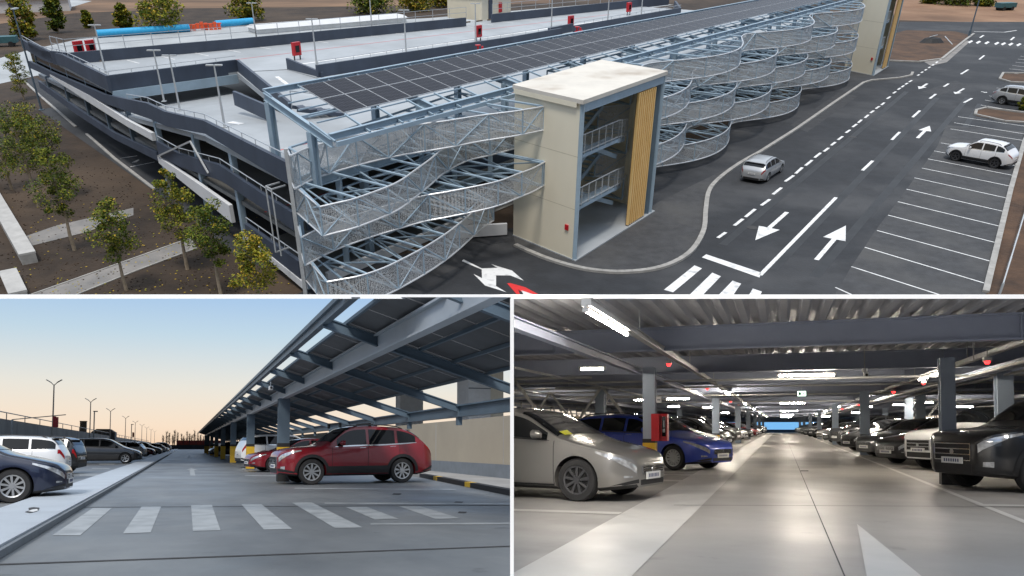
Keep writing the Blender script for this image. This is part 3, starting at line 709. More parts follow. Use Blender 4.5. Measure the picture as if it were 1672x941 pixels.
# arrows: towards and away
def arrow(tail, tip, hw, sw, hl=.42):
    a, b = P1(*tail), P1(*tip); d = b - a; L = d.length; d.normalize(); n = V((-d.y, d.x, 0)); c = a + d * L * (1 - hl)
    mk.poly(flat([a - n * sw, c - n * sw, c + n * sw, a + n * sw], Z)); mk.poly(flat([c - n * hw, b, c + n * hw], Z))
arrow((1285, 347), (1233, 393), .62, .13); arrow((1333, 425), (1381, 369), .62, .13)
arrow((1498, 226), (1518, 206), .5, .13); arrow((1514, 137), (1500, 146), .45, .12); arrow((1574, 145), (1559, 154), .4, .11, .3); arrow((1602, 150), (1612, 152), .3, .1)

# stall lines
st_l = [(1364, 470, 1395, 484), (1390, 436, 1540, 484), (1412, 404.5, 1607, 463), (1432, 377, 1618, 427.5), (1450, 352, 1626, 397), (1466, 330, 1634, 370.5), (1480, 309.5, 1641, 346.5), (1493, 291, 1648, 325), (1505, 275, 1654, 305.5), (1515, 260, 1659, 288), (1525, 247, 1663, 272)]
st_l += [(1536, 234, 1576, 240), (1552, 211, 1690, 233), (1558, 201, 1690, 222), (1564, 191, 1690, 209), (1601, 172, 1690, 187), (1608, 164, 1690, 177), (1615, 157, 1690, 168), (1622, 150.5, 1690, 160), (1627, 144, 1690, 153)]
st_l += [(1642, 119 - 0, 1690, 124), (1648, 113, 1690, 117), (1653, 107.5, 1690, 111), (1658, 102, 1690, 105), (1662, 97, 1690, 100), (1666, 92, 1690, 94)]
for a, b, c, d in st_l: line_on(mk, (a, b), (c, d), .10, Z)
# zebra at the far junction and the road beyond
for x in (1584, 1597, 1611, 1627, 1638, 1650, 1663, 1676): pl((x - 4, 69 + (x - 1580) * .06), (x + 2, 66 + (x - 1580) * .06), (x + 5, 67.5 + (x - 1580) * .06), (x - 1, 71 + (x - 1580) * .06))
for a, b, c, d in ((1590, 52, 1640, 53), (1640, 53, 1660, 50), (1600, 62, 1606, 58), (1650, 66, 1656, 61)): line_on(mk, (a, b), (c, d), .25, Z)
# big white arrow marking by the building corner
big = [(754, 427), (757, 424.5), (787, 439), (812, 438), (802, 432), (806, 434.5), (836, 442.5), (855, 459), (833, 450.5), (810, 450.5), (810, 468), (827, 478), (792, 467), (785, 460), (773, 448), (787, 455), (786.5, 441)]
q = flat(px(big), Z)
for tri in ((0, 1, 2, 16), (2, 3, 9, 15), (15, 16, 2), (3, 4, 5, 6, 9), (6, 7, 8, 9), (15, 9, 10, 13, 14), (10, 11, 12, 13)): mk.poly([q[i] for i in tri])
struct(mk, 'road_markings', m_paint, cut=CUT_SITE)
rm = MB(); rm.poly(flat(px([(828, 463.5), (833, 463), (858, 470), (884, 484), (862, 484), (846, 473.5), (850, 484), (846, 484)]), .022)); struct(rm, 'red_marking', m_red_paint, cut=CUT_SITE)
wm = MB().poly(flat(px([(851, 475), (878, 484), (856, 484)]), .026)); struct(wm, 'road_marking', m_paint, cut=CUT_SITE)
lm = MB()
for a, b, c, d in ((197, 259, 224, 255), (213, 273, 253, 265)): line_on(lm, (a, b), (c, d), .14, .02)
lm.poly(flat(px([(215, 266), (226, 261), (228, 262), (222, 266)]), .02)); struct(lm, 'lane_marking', m_paint)

# ------------------------------------------------------------------ the car park building
K0, K1 = P1(497, 478), P1(66, 178)
WD, ED = (K1 - K0).normalized(), V((.609, .793, 0)).normalized()
NL = V((-WD.y, WD.x, 0)); NL = NL if NL.dot(ED) > 0 else -NL          # into the building from its long flank
NF = WD - ED * WD.dot(ED); NF.normalize()                                # into the building from its road front
def Q(s, r, z=0.0): return V((K0.x + WD.x * s + ED.x * r, K0.y + WD.y * s + ED.y * r, z))
cp = thing('car_park_building', 'steel multi-storey car park with blue-grey parapets and wavy perforated facade screens', 'car park', S, (K0.x, K0.y, 0))
def part(mb, name, m, parent=cp, **k): return mb.build(name, m, parent, S, cut=CUT_SITE, **k)
part(MB().poly([Q(0, .3, .05), Q(7.5, .3, .05), Q(7.5, 5.5, .05), Q(52, 5.5, .05), Q(40, 78, .05), Q(0, 80, .05)]), 'ground_slab', m_inner)
struct(MB().poly([Q(7.5, -.25, .02), Q(54, -.25, .02), Q(54, 5.5, .02), Q(7.5, 5.5, .02)]), 'covered_lane', m_asphalt)
part(MB().prism([Q(.3, .35), Q(52, .35), Q(40, 78), Q(.3, 78)], 2.50, 2.72), 'floor_slab', m_inner)
# roof decks
deckp = [Q(27.9, .15), Q(26.4, 10), Q(24.2, 13.6), Q(10.5, 13.6), Q(10.5, 6.2), Q(10.5, .15), Q(.2, .15), Q(.2, 80), Q(27, 80), Q(27, 66.6), Q(33.3, 44), Q(37.3, 17.5), Q(40.5, 2.1), Q(52, .15)]
part(MB().prism([Q(27.9, .15), Q(26.4, 10), Q(24.2, 13.6), Q(17.5, 13.7), Q(17.5, 74), Q(26, 72), Q(33.3, 44), Q(37.3, 17.5), Q(40.5, 2.1), Q(52, .15)], 5.25, 5.55), 'roof_deck', m_roofdeck)
part(MB().prism([Q(.2, .2), Q(10.6, .2), Q(10.6, 6.2), Q(17.49, 7.83), Q(17.49, 78), Q(.2, 78)], 5.2, 5.50), 'lower_roof_deck', m_roofdeck)
rp = MB(); rp.hexa([Q(10.62, .25, 5.2), Q(10.62, 6.1, 5.2), Q(28, 10.4, 3.6), Q(28, .25, 3.6)], [Q(10.62, .25, 5.49), Q(10.62, 6.1, 5.49), Q(28, 10.4, 3.9), Q(28, .25, 3.9)])
rp.hexa([Q(28, .25, 3.6), Q(28, 10.4, 3.6), Q(52, 10.4, 3.1), Q(52, .25, 3.1)], [Q(28, .25, 3.9), Q(28, 10.4, 3.9), Q(52, 10.4, 3.4), Q(52, .25, 3.4)])
part(rp, 'ramp', m_roofdeck)
part(MB().prism([Q(17.5, 7.85), Q(26.3, 9.93), Q(24.1, 13.57), Q(17.5, 13.65)], 5.2, 5.52), 'ramp_landing', m_roofdeck)
# parapets along the long flank (s along the wall, bottom and top height)
def parapet(tbl, name='parapet', m=m_parapet, th=.22, out=0.0, parent=cp):
    mb = MB(); o = -NL * out
    low = [Q(s, 0, a) + o for s, a, b in tbl]; top = [Q(s, 0, b) + o for s, a, b in tbl]
    mb.strip(low, top, th, NL)
    return part(mb, name, m, parent)
def rail(tbl, dh=.34, parent=None, out=0.0):
    mb = MB(); pts = []
    for (s0, z0), (s1, z1) in zip(tbl[:-1], tbl[1:]):
        n = max(1, int(abs(s1 - s0) / 1.5))
        for i in range(n): pts.append(Q(lerp(s0, s1, i / n), .12, lerp(z0, z1, i / n)))
    pts.append(Q(tbl[-1][0], .12, tbl[-1][1]))
    up = V((0, 0, dh))
    mb.path([p + up for p in pts], .03, 5)
    for p in pts: mb.tube(p, p + up, .02, 4)
    return part(mb, 'railing', m_rail, parent or cp)
a = parapet([(27.7, 5.40, 6.40), (39.5, 5.55, 6.45), (46.8, 5.15, 5.95), (54.6, 5.3, 6.1)])
rail([(27.7, 6.40), (39.5, 6.45), (46.8, 5.95), (54, 6.1)], .3, a)
a = parapet([(.1, 5.35, 6.35), (9.9, 5.80, 6.50), (16.3, 5.05, 5.92), (19.5, 4.95, 5.9), (29, 4.35, 5.0), (45.8, 3.95, 4.45), (53.4, 3.72, 4.35)], out=.03)
rail([(.3, 6.35), (9.9, 6.50), (16.3, 5.92), (19.5, 5.9), (24, 5.45)], .3, a)
parapet([(19.8, 3.56, 4.05), (25, 3.52, 4.0), (33.5, 3.66, 4.28), (45.6, 4.02, 4.2)], 'ramp_wall', m_white, out=.05)
a = parapet([(.2, 3.1, 4.0), (2.3, 3.25, 4.06), (8.8, 3.52, 4.39), (15.4, 2.85, 3.66), (19.3, 2.75, 3.66)], out=.02)
rail([(.3, 4.0), (8.8, 4.39), (15.4, 3.66), (19.2, 3.66)], .3, a)
parapet([(8.1, 1.36, 2.35), (12.5, 1.75, 2.52), (19.4, 2.26, 2.7)], 'base_wall', m_white, out=.10)
parapet([(20.2, 2.2, 2.75), (29.8, 1.75, 2.26), (40, 1.8, 2.4), (52.3, 2.2, 2.78)], out=-.1)
a = parapet([(.2, .7, 1.6), (6.4, 1.1, 1.78)], out=.04); rail([(.3, 1.6), (6.4, 1.78)], .3, a)
parapet([(-.2, .22, .62), (6.5, .82, 1.08)], 'base_wall', m_white, out=.08)
for s in (.25, 7.4, 12.8, 19.55, 25.5, 31.0, 36.5, 42.5, 49.0):
    zt = 6.0 if s < 1 else (3.6 if s > 28 else 5.2)
    z0_ = 2.25 if s > 20 else 0
    part(MB().box(Q(s, .35, (zt + z0_) / 2), (.34, .30, zt - z0_), math.atan2(WD.y, WD.x)), 'column', m_steel_dk if s > 20 else m_steel)
for s in (30, 35.5, 41, 46.5, 52):
    part(MB().box(Q(s, .45, 4.65), (.18, .2, 1.5), math.atan2(WD.y, WD.x)), 'column', m_steel)
part(MB().poly([Q(28.2, .35, 4.0), Q(53.5, .35, 4.0), Q(53.5, .35, 5.4), Q(28.2, .35, 5.4)]), 'storey_glazing', m_glass)
for r in (5, 12, 20, 28, 36, 44, 52, 60, 68):
    for s in (.6, 9.5):
        part(MB().box(Q(s, r, 2.6), (.34, .34, 5.2), math.atan2(ED.y, ED.x)), 'column', m_steel)
br = MB()
for a_, b_ in (((19.2, 2.75), (12.4, 4.95)), ((12.4, 4.95), (10.4, 3.6))): br.bar(Q(a_[0], -.12, a_[1]), Q(b_[0], -.12, b_[1]), .09, .09)
part(br, 'brace', m_galv)
# front and inner parapets of the upper deck
def wall_line(pts, z0, z1, name='parapet', m=m_parapet, th=.22):
    mb = MB()
    for (s0, r0), (s1, r1) in zip(pts[:-1], pts[1:]):
        p, q = Q(s0, r0), Q(s1, r1); d = (q - p).normalized(); n = V((-d.y, d.x, 0)) * th
        mb.hexa([V((*v.xy, z0)) for v in (p, q, q + n, p + n)], [V((*v.xy, z1)) for v in (p, q, q + n, p + n)])
    return part(mb, name, m)
wall_line([(27.75, .03), (26.4, 10.1)], 5.40, 6.40)
wall_line([(27.6, .2), (26.3, 10.0)], 4.75, 5.38, 'deck_beam', m_steel)
ip = MB(); ip.strip([Q(26.4, 10.1, 5.3), Q(10.8, 6.2, 5.3)], [Q(26.4, 10.1, 6.4), Q(10.8, 6.2, 6.35)], .22, (ED.x, ED.y, 0)); part(ip, 'parapet', m_parapet)
ip = MB(); ip.strip([Q(24.2, 13.6, 5.3), Q(19.2, 14.0, 5.3)], [Q(24.2, 13.6, 6.35), Q(19.2, 14.0, 5.9)], .22, (ED.x, ED.y, 0)); part(ip, 'parapet', m_parapet)
wall_line([(19.4, 13.8), (17.2, 35.6), (17.1, 43.4)], 5.4, 6.4); wall_line([(17.1, 45.6), (16.5, 67.7), (21, 74)], 5.4, 6.4)
wall_line([(18.6, 43.0), (18.8, 47.5)], 5.4, 6.3)
wall_line([(51.4, -.0), (43.2, .0)], 5.4, 6.2); wall_line([(42.5, -.2), (40.2, .6), (35.8, 16.8), (30.4, 41.3)], 5.4, 6.4); wall_line([(30.2, 45.6), (26.5, 66), (24.5, 78)], 5.4, 6.4)
for (s0, r0, z), (s1, r1, z2) in (((40.2, .6, 6.4), (35.8, 16.8, 6.4)), ((35.8, 16.8, 6.4), (30.4, 41.3, 6.4)), ((30.2, 45.6, 6.4), (26.5, 66, 6.4)), ((43, .2, 6.4), (40.2, .6, 6.4))):
    rb = MB(); n = max(2, int((V((s0, r0)) - V((s1, r1))).length / 2.2))
    for i in range(n + 1):
        p = Q(lerp(s0, s1, i / n), lerp(r0, r1, i / n), z); rb.tube(p, p + V((0, 0, 1.0)), .035, 4)
        if i < n:
            q = Q(lerp(s0, s1, (i + 1) / n), lerp(r0, r1, (i + 1) / n), z)
            for dz in (.5, 1.0): rb.tube(p + V((0, 0, dz)), q + V((0, 0, dz)), .03, 4)
    part(rb, 'back_railing', m_rail)
for pts in ([(27.6, .2), (26.3, 10.0)], [(19.4, 13.9), (17.3, 35.6), (17.2, 43.4)], [(17.2, 45.7), (16.6, 67.7)]):
    rl = MB()
    for (s0, r0), (s1, r1) in zip(pts[:-1], pts[1:]):
        n = max(2, int(abs(r1 - r0) / 1.6))
        for i in range(n):
            p, q = Q(lerp(s0, s1, i / n), lerp(r0, r1, i / n), 6.4), Q(lerp(s0, s1, (i + 1) / n), lerp(r0, r1, (i + 1) / n), 6.4)
            rl.tube(p, p + V((0, 0, .28)), .02, 4); rl.tube(p + V((0, 0, .28)), q + V((0, 0, .28)), .025, 4)
    part(rl, 'railing', m_rail)
# deck markings
dm = MB(); dz = 5.558
def dline(a, b, w, z=dz): 
    p, q = Q(*a), Q(*b); d = (q - p).normalized(); n = V((-d.y, d.x, 0)) * (w / 2); part(MB().poly(flat([p - n, q - n, q + n, p + n], z)), 'deck_marking', m_paint)
dline((25.3, 15.2), (20.5, 66), .35)
for i in range(18):
    f = i / 17; s, r = lerp(38.8, 29, f), lerp(5, 56, f); dline((s - .2, r), (s - 2.6, r + .3), .12)
dm.poly([Q(13.6, 2.95, 5.235), Q(13.6, 3.4, 5.235), Q(12.0, 3.5, 5.38), Q(12.0, 3.05, 5.38)])
dline((22.4, 11.6), (18.9, 10.7), .3, 5.53)
part(dm, 'deck_marking', m_paint)
ws = MB()
for i in range(30):
    f = i / 29; s, r = lerp(39.6, 30.2, f), lerp(3.5, 56, f); ws.box(Q(s, r, 5.62), (.16, 1.1, .12), math.atan2(ED.y, ED.x) - math.pi / 2)
part(ws, 'wheel_stop', mat('wheel_stop_brown', (.16, .12, .09), .9, var=.2))
rl_ = MB()
def rline(a, b, z):
    p, q = Q(*a), Q(*b); d = (q - p).normalized(); n = V((-d.y, d.x, 0)) * .05; rl_.poly(flat([p - n, q - n, q + n, p + n], z))
rline((4.9, .4), (4.0, 40), 5.506); rline((31.5, 12), (24, 62), dz)
rline((4.6, .5), (4.2, 22), 2.728)
part(rl_, 'red_line', m_red_paint)

# ------------------------------------------------------------------ wavy perforated screens
FW = MB()   # floor edge beams of the road front
for z in (2.45, 5.1): FW.ibeam(Q(.05, .2, z), Q(.05, 79, z), .25, .42, .04)
for r in range(3, 80, 6): FW.bar(Q(.1, r, 0), Q(.1, r, 5.2), .28, .28)
part(FW, 'front_frame', m_steel)
part(MB().prism([Q(.55, 1), Q(.55, 79), Q(.8, 79), Q(.8, 1)], 2.7, 3.55), 'front_barrier', m_parapet)
part(MB().prism([Q(-.15, 1.5), Q(-.15, 14.0), Q(.1, 14.0), Q(.1, 1.5)], .05, .55), 'base_wall', m_white)
part(MB().prism([Q(-.8, 10.3), Q(-3.1, 13.3), Q(-3.25, 13.2), Q(-.95, 10.1)], .1, .75), 'base_wall', m_white)
def front_foot(p):
    """nearest point of the road front to plan point p"""
    d = (p - Q(0, 0)); d.z = 0
    return Q(.1, max(.3, min(79, d.dot(ED))))
def screen(plan, zt, zb, step=1.55):
    """plan: list of ground points; zt/zb heights per point"""
    n = len(plan); top = [V((p.x, p.y, z)) for p, z in zip(plan, zt)]; bot = [V((p.x, p.y, z)) for p, z in zip(plan, zb)]
    sh = MB()
    for i in range(n - 1): sh.add([bot[i], bot[i + 1], top[i + 1], top[i]], [(0, 1, 2, 3)])
    o = part(sh, 'facade_screen', m_mesh, smooth=True)
    part(MB().path(top, .045, 6), 'screen_edge_tube', m_alu, o); part(MB().path(bot, .045, 6), 'screen_edge_tube', m_alu, o)
    tr = MB(); last = 0.0; acc = 0.0; prev = None; flip = 0
    for i in range(n):
        if i: acc += (plan[i] - plan[i - 1]).length
        if prev is None or acc - last > step or i == n - 1:
            tr.tube(bot[i], top[i], .04, 5)
            f = front_foot(plan[i]); ft, fb = V((f.x, f.y, zt[i])), V((f.x, f.y, zb[i]))
            tr.tube(bot[i], fb, .055, 5); tr.tube(top[i], ft, .06, 5)
            tr.tube(bot[i] if flip else top[i], ft if flip else fb, .045, 5)
            if prev is not None:
                pt, pb, pft, pfb = prev
                tr.tube(pb if flip else pt, top[i] if flip else bot[i], .04, 5)
                tr.tube(pft if flip else top[i], ft if not flip else pt, .045, 5); tr.tube(pb, fb, .045, 5); tr.tube(pft, ft, .06, 5); tr.tube(pfb, fb, .05, 5)
            else: tr.tube(fb, ft, .05, 5)
            prev = (top[i], bot[i], ft, fb); last = acc; flip ^= 1
    part(tr, 'screen_truss', m_steel, o)
    return o
def hx(x, a, b): return lerp(a, b, (x - 470) / (889 - 470))
for pts, (ta, tb_), (ba, bb) in (
    ([(474, 255), (500, 243), (532, 233), (580, 221.5), (632, 211), (680, 204), (730, 197.5), (784, 189), (840, 182), (888.6, 174)], (6.9, 7.5), (5.45, 6.32)),
    ([(522, 338), (548, 332), (574, 326), (607, 315), (640.5, 302), (660, 291), (675, 280), (700, 262), (723, 244), (760, 226), (800, 217), (850, 205)], (5.25, 6.1), (3.95, 4.95)),
    ([(492, 388), (540, 365), (600, 345), (650, 331), (692, 320), (729, 313.6), (789, 302), (820, 294), (846, 284), (870, 275), (889.6, 264.7)], (3.35, 4.73), (2.0, 3.5)),
    ([(534, 460.5), (560, 456), (590, 450), (628, 437), (667, 418), (698, 401), (725.5, 383.5), (745, 369), (763, 354), (785, 335), (806, 322)], (1.9, 2.95), (.55, 1.65))):
    pts = smooth(pts, 4); zt = [hx(x, ta, tb_) for x, y in pts]; zb = [hx(x, ba, bb) for x, y in pts]
    plan = [V((*P1(x, y, z).xy, 0)) for (x, y), z in zip(pts, zt)]
    foot = Q(-.1, .1); c = plan[0]
    plan = [foot.lerp(c, .02), foot.lerp(c, .5)] + plan; zt = [zt[0]] * 2 + zt; zb = [zb[0]] * 2 + zb
    screen(plan, zt, zb)
part(MB().bar(Q(-.15, 0, 0), Q(-.15, 0, 7.0), .22, .18).bar(Q(.5, -.8, 2.0), Q(.5, -.8, 5.2), .06, .06).bar(Q(1.1, -.8, 2.0), Q(1.1, -.8, 5.2), .06, .06).bar(Q(.5, -.8, 5.2), Q(1.1, -.8, 5.2), .06, .06).bar(Q(1.1, -.8, 5.2), Q(1.1, 0, 5.2), .06, .06).bar(Q(.5, -.8, 5.2), Q(.5, 0, 5.2), .06, .06).bar(Q(1.1, -.8, 2.0), Q(1.1, 0, 2.0), .06, .06), 'corner_frame', m_galv)
for lev in range(5):
    top_z = 7.55 - lev * 1.42
    pts = []; odd = lev % 2 == 0
    r = 21.5; r1 = 77.0
    while r <= r1 + .01:
        ph = 2 * math.pi * (r - (36.4 if odd else 45.0)) / 17.6
        base = lerp(-5.25, -2.9, (r - 22) / 55); amp = 1.35
        # leaning sine: the bulge front is steeper than its back
        pts.append(Q(base - amp * math.cos(ph), r + .9 * math.sin(ph))); r += .4
    screen(pts, [top_z] * len(pts), [top_z - 1.26] * len(pts), 2.7)

# ------------------------------------------------------------------ stair towers
def stair_tower(A, B, C, Hh, label, alarm=True):
    t = thing('stair_tower', label, 'stair tower', S, (A.x, A.y, 0))
    D = B + C - A; u, w = (B - A).normalized(), (C - A).normalized(); lu, lw = (B - A).length, (C - A).length
    W = lambda a, b, z: A + u * a + w * b + V((0, 0, z))
    def pt(mb, n, m, par=t, **k): return mb.build(n, m, par, S, **k)
    def wall(a0, b0, a1, b1, z0, z1): return MB().hexa([W(a0, b0, z0), W(a1, b0, z0), W(a1, b1, z0), W(a0, b1, z0)], [W(a0, b0, z1), W(a1, b0, z1), W(a1, b1, z1), W(a0, b1, z1)])
    wl = wall(0, .0, .18, lw, 0, Hh - .22); side = pt(wl, 'side_wall', m_cream)
    cap = MB()
    for zz in (2.75, 5.45): cap.add(wall(-.004, .02, .0, lw - .02, zz, zz + .03).v, wall(0, 0, 1, 1, 0, 1).f)
    pt(cap, 'panel_joint', mat('joint_cream', (.52, .47, .35), .7), side)
    pt(wall(lu - .18, .9, lu, lw, 0, Hh - .22), 'side_wall', m_cream); pt(wall(.2, lw - .18, lu - .2, lw, 0, Hh - .22), 'back_wall', m_cream)
    pt(wall(-.12, -.12, lu + .12, lw + .1, Hh - .20, Hh), 'roof', m_cream_roof)
    pt(wall(-.125, .3, -.122, lw, Hh - .42, Hh - .18), 'fascia', m_cream)
    pt(wall(-.05, -.15, lu + .3, lw, .0, .07), 'floor', m_roofdeck)
    pt(wall(.2, -.06, lu - .1, .14, Hh - .62, Hh - .22), 'lintel_beam', m_steel)
    for a in (.10, lu - .16): pt(MB().bar(W(a, .05, 0), W(a, .05, Hh - .2), .26, .22), 'column', m_steel)
    pt(MB().bar(W(lu - .55, .15, 0), W(lu - .55, .15, Hh - .6), .3, .3), 'column', m_steel_dk)
    sl = pt(wall(lu * .655, .10, lu * .87, .14, .10, Hh - .65), 'slat_screen', m_wood_dk)
    sb = MB(); n = 9
    for i in range(n):
        a = lerp(lu * .655, lu * .865, i / (n - 1)); z0 = .15 + .0 * i; sb.hexa([W(a, -.08, z0), W(a + .11, -.08, z0), W(a + .11, .11, z0), W(a, .11, z0)], [W(a, -.08, Hh - .68), W(a + .11, -.08, Hh - .68), W(a + .11, .11, Hh - .68), W(a, .11, Hh - .68)])
    pt(sb, 'slat', m_wood, sl)
    pt(MB().bar(W(lu * .52, lw - .4, 0), W(lu * .52, lw - .4, Hh - .3), .22, .22), 'column', m_steel_dk)
    for z in (2.65, 5.35):   # landings, flights and balustrades
        st = pt(wall(.25, .35, lu * .50, 1.1, z - .16, z), 'landing', m_steel)
        fl = MB()
        for sg, b0 in ((0, 1.2), (1, 2.5)):
            p0, p1 = W(lu * .30 if sg else lu * .62, b0 + .4, z - 1.35 if sg == 0 else z - .1), W(lu * .62 if sg else lu * .28, b0 + .4, z - .1 if sg == 0 else z + 1.2)
            for db in (-.5, .5):
                q0, q1 = p0 + w * db, p1 + w * db; fl.bar(q0, q1, .07, .24)
            for i in range(8): fl.box(p0.lerp(p1, (i + .5) / 8), (.3, 1.0, .04), math.atan2(u.y, u.x))
        fl.bar(W(lu * .5, .45, z - .1), W(lu * .74, 1.3, z - .62), .12, .26)
        fl.bar(W(.3, 1.8, z - 2.4), W(lu * .40, 1.8, z - .5), .14, .26)
        pt(fl, 'stair_flight', m_steel)
        rg = MB(); run = [W(.3, 1.2, z), W(.3, .38, z), W(lu * .5, .38, z), W(lu * .76, 1.2, z - .55)]
        for p, q in zip(run[:-1], run[1:]):
            n = max(1, int((q - p).length / .75))
            for i in range(n + 1): a_ = p.lerp(q, i / n); rg.tube(a_, a_ + V((0, 0, 1.0)), .03, 5)
            for dz_ in (1.0, .12): rg.tube(p + V((0, 0, dz_)), q + V((0, 0, dz_)), .03, 5)
            for j in range(n * 7): a_ = p.lerp(q, j / (n * 7)); rg.tube(a_ + V((0, 0, .12)), a_ + V((0, 0, 1.0)), .009, 3)
        pt(rg, 'balustrade', m_galv)
    if alarm:
        al = MB().hexa([W(-.07, .52, 1.55), W(-.001, .52, 1.55), W(-.001, .78, 1.55), W(-.07, .78, 1.55)], [W(-.07, .52, 1.83), W(-.001, .52, 1.83), W(-.001, .78, 1.83), W(-.07, .78, 1.83)]); pt(al, 'alarm_box', m_red)
    return t
A_, B_, C_ = P1(937, 426), P1(1063, 347), P1(838, 385)
stair_tower(A_, B_, C_, 8.25, 'cream stair tower with flat stained roof and gold slats, between the wavy screens')
A2 = P1(1425, 124); C2 = P1(1378, 114.5); B2_ = A2 + (B_ - A_) * .78
stair_tower(A2, B2_, C2, 9.5, 'second cream stair tower at the far end of the car park by the earth bed')

# ------------------------------------------------------------------ solar canopy on the roof
zb_, zf_ = 8.75, 7.65
cb0, cb1 = P1(431, 150, zb_), P1(1250, -1, zb_); cf0 = P1(542, 227, zf_); cf1 = P1(1372, 6, zf_)
cb1 = cb0 + (cb1 - cb0) * 1.25; cf1 = cf0 + (cf1 - cf0) * 1.12
can = thing('solar_canopy', 'long pale blue steel canopy carrying two rows of dark solar panels over the roof', 'solar canopy', S, (cb0.x, cb0.y, 0))
def cpnt(u, v, dz=0.0): return (cb0.lerp(cb1, u)).lerp(cf0.lerp(cf1, u), v) + V((0, 0, dz))
fr = MB(); fr.ibeam(cpnt(0, 0), cpnt(1, 0), .2, .26); fr.ibeam(cpnt(0, .97), cpnt(1, .97), .2, .30); fr.bar(cpnt(0, 1.06, -.1), cpnt(1, 1.06, -.1), .12, .2); fr.bar(cpnt(0, .52, -.12), cpnt(1, .52, -.12), .1, .12)
part(fr, 'main_beam', m_steel, can)
L_ = (cb1 - cb0).length; nb = int(L_ / 6.2)
for i in range(nb + 1):
    u = i / nb; part(MB().ibeam(cpnt(u, 0, -.2), cpnt(u, 1.0, -.2), .18, .36), 'rafter', m_steel, can)
    for v_ in (.06, .70):
        p = cpnt(u, v_, -.34); part(MB().ibeam(V((p.x, p.y, 5.2)), p, .30, .34, .04, (ED.x, ED.y, 0)), 'column', m_steel, can)
purl = MB()
for v_ in (.15, .3, .45, .6, .72): purl.bar(cpnt(.004, v_, .03), cpnt(1, v_, .03), .06, .06)
nj = int(L_ / 1.9)
for i in range(nj + 1):
    u = i / nj; purl.bar(cpnt(u, .70, .05), cpnt(u, 1.04, -.02), .08, .08); purl.bar(cpnt(u, -.02, .05), cpnt(u, .12, .04), .05, .05)
part(purl, 'purlin', m_steel, can)
pb0, pf0 = P1(495, 142, zb_), P1(567, 200, zf_ + .35)
u0 = (pb0 - cb0).dot((cb1 - cb0).normalized()) / L_
def pnt(u, v): # panel field
    b = cpnt(u, .055, .10); f = cpnt(u, .685, .10); return b.lerp(f, v)
NC = 50; uw = (1.0 - u0) / NC
for i in range(NC):
    for j in range(2):
        a, b_, g = u0 + i * uw + uw * .0, u0 + (i + 1) * uw - uw * .018, .012
        v0, v1 = j * .5 + .006, j * .5 + .494
        q4 = [pnt(a, v0), pnt(b_, v0), pnt(b_, v1), pnt(a, v1)]
        mb = MB(); dn = V((0, 0, -.05)); mb.cur = 1; mb.hexa([p + dn for p in q4], q4); mb.cur = 0
        eu, ev = (q4[1] - q4[0]).normalized() * .018, (q4[3] - q4[0]).normalized() * .018; up_ = V((0, 0, .004))
        mb.add([q4[0] + eu + ev + up_, q4[1] - eu + ev + up_, q4[2] - eu - ev + up_, q4[3] + eu - ev + up_], [(0, 1, 2, 3)])
        o = mb.build('solar_panel', [m_pv, m_alu], can, S)
        me = o.data; uvl = me.uv_layers.new(name='UVMap')
        du, dv = (q4[1] - q4[0]).normalized(), (q4[3] - q4[0]).normalized(); org = q4[0] - OFF[o.name]
        for p in me.polygons:
            for li in p.loop_indices:
                r_ = me.vertices[me.loops[li].vertex_index].co - org; uvl.data[li].uv = (r_.dot(du) * 1.2, r_.dot(dv) * 1.0)

# ------------------------------------------------------------------ rooftop things
hb = Q(32.4, 45.9, 5.55); hut = local_thing('rooftop_hut', 'small flat-roofed cream hut with a dark door on the back of the roof deck', 'hut', S, hb, math.atan2(ED.y, ED.x))
MB().bx(0, 5.4, 0, 5.0, 0, 2.3).build('wall', m_cream, hut, S); MB().bx(-.15, 5.55, -.15, 5.15, 2.3, 2.5).build('roof', m_cream_roof, hut, S)
MB().bx(1.2, 1.9, -.06, .0, .05, 2.0).build('door', m_parapet, hut, S); MB().bx(3.1, 3.6, -.12, .0, .6, 1.6).build('hose_cabinet', m_red, hut, S)
def roof_lamp(s, r, label, h=3.3, z=5.5):
    t = local_thing('deck_lamp', label, 'lamp post', S, s if isinstance(s, V) else Q(s, r, z), 0, 'lamp posts on the roof deck')
    MB().tube((0, 0, 0), (0, 0, h), .075, 8, .045).build('pole', m_galv, t, S); MB().bx(-.15, .15, -.15, .15, 0, .05).build('base_plate', m_galv, t, S)
    for sg in (1, -1): MB().box((sg * .24, 0, h + .04), (.42, .18, .07)).build('lamp_head', m_galv, t, S)
    return t
for s, r, w in ((34.2, 1.8, 'at the outer corner by the red hose cabinets'), (P1(268, 166, 4.55), 0, 'on the ramp before the upper deck edge'), (P1(294, 181, 4.9), 0, 'on the ramp beside the railing, shorter in view'), (P1(367, 208, 5.38), 0, 'beside the white arrow on the lower deck'), (24.2, 16.6, 'behind the parapet near the first hose cabinet'), (22.9, 26.0, 'on the parapet facing the middle of the panels'), (21.6, 34.4, 'next to the hose cabinet half way along the deck'), (38.6, 18.2, 'against the back railing by the blue pipe'), (33.4, 29.5, 'against the back railing by the white sheeting'), (19.2, 44.0, 'at the break in the inner parapet'), (18.6, 54.0, 'far along the inner parapet'), (19.0, 62.0, 'at the far end of the roof deck')):
    roof_lamp(s, r, 'thin galvanised twin-headed lamp post ' + w)
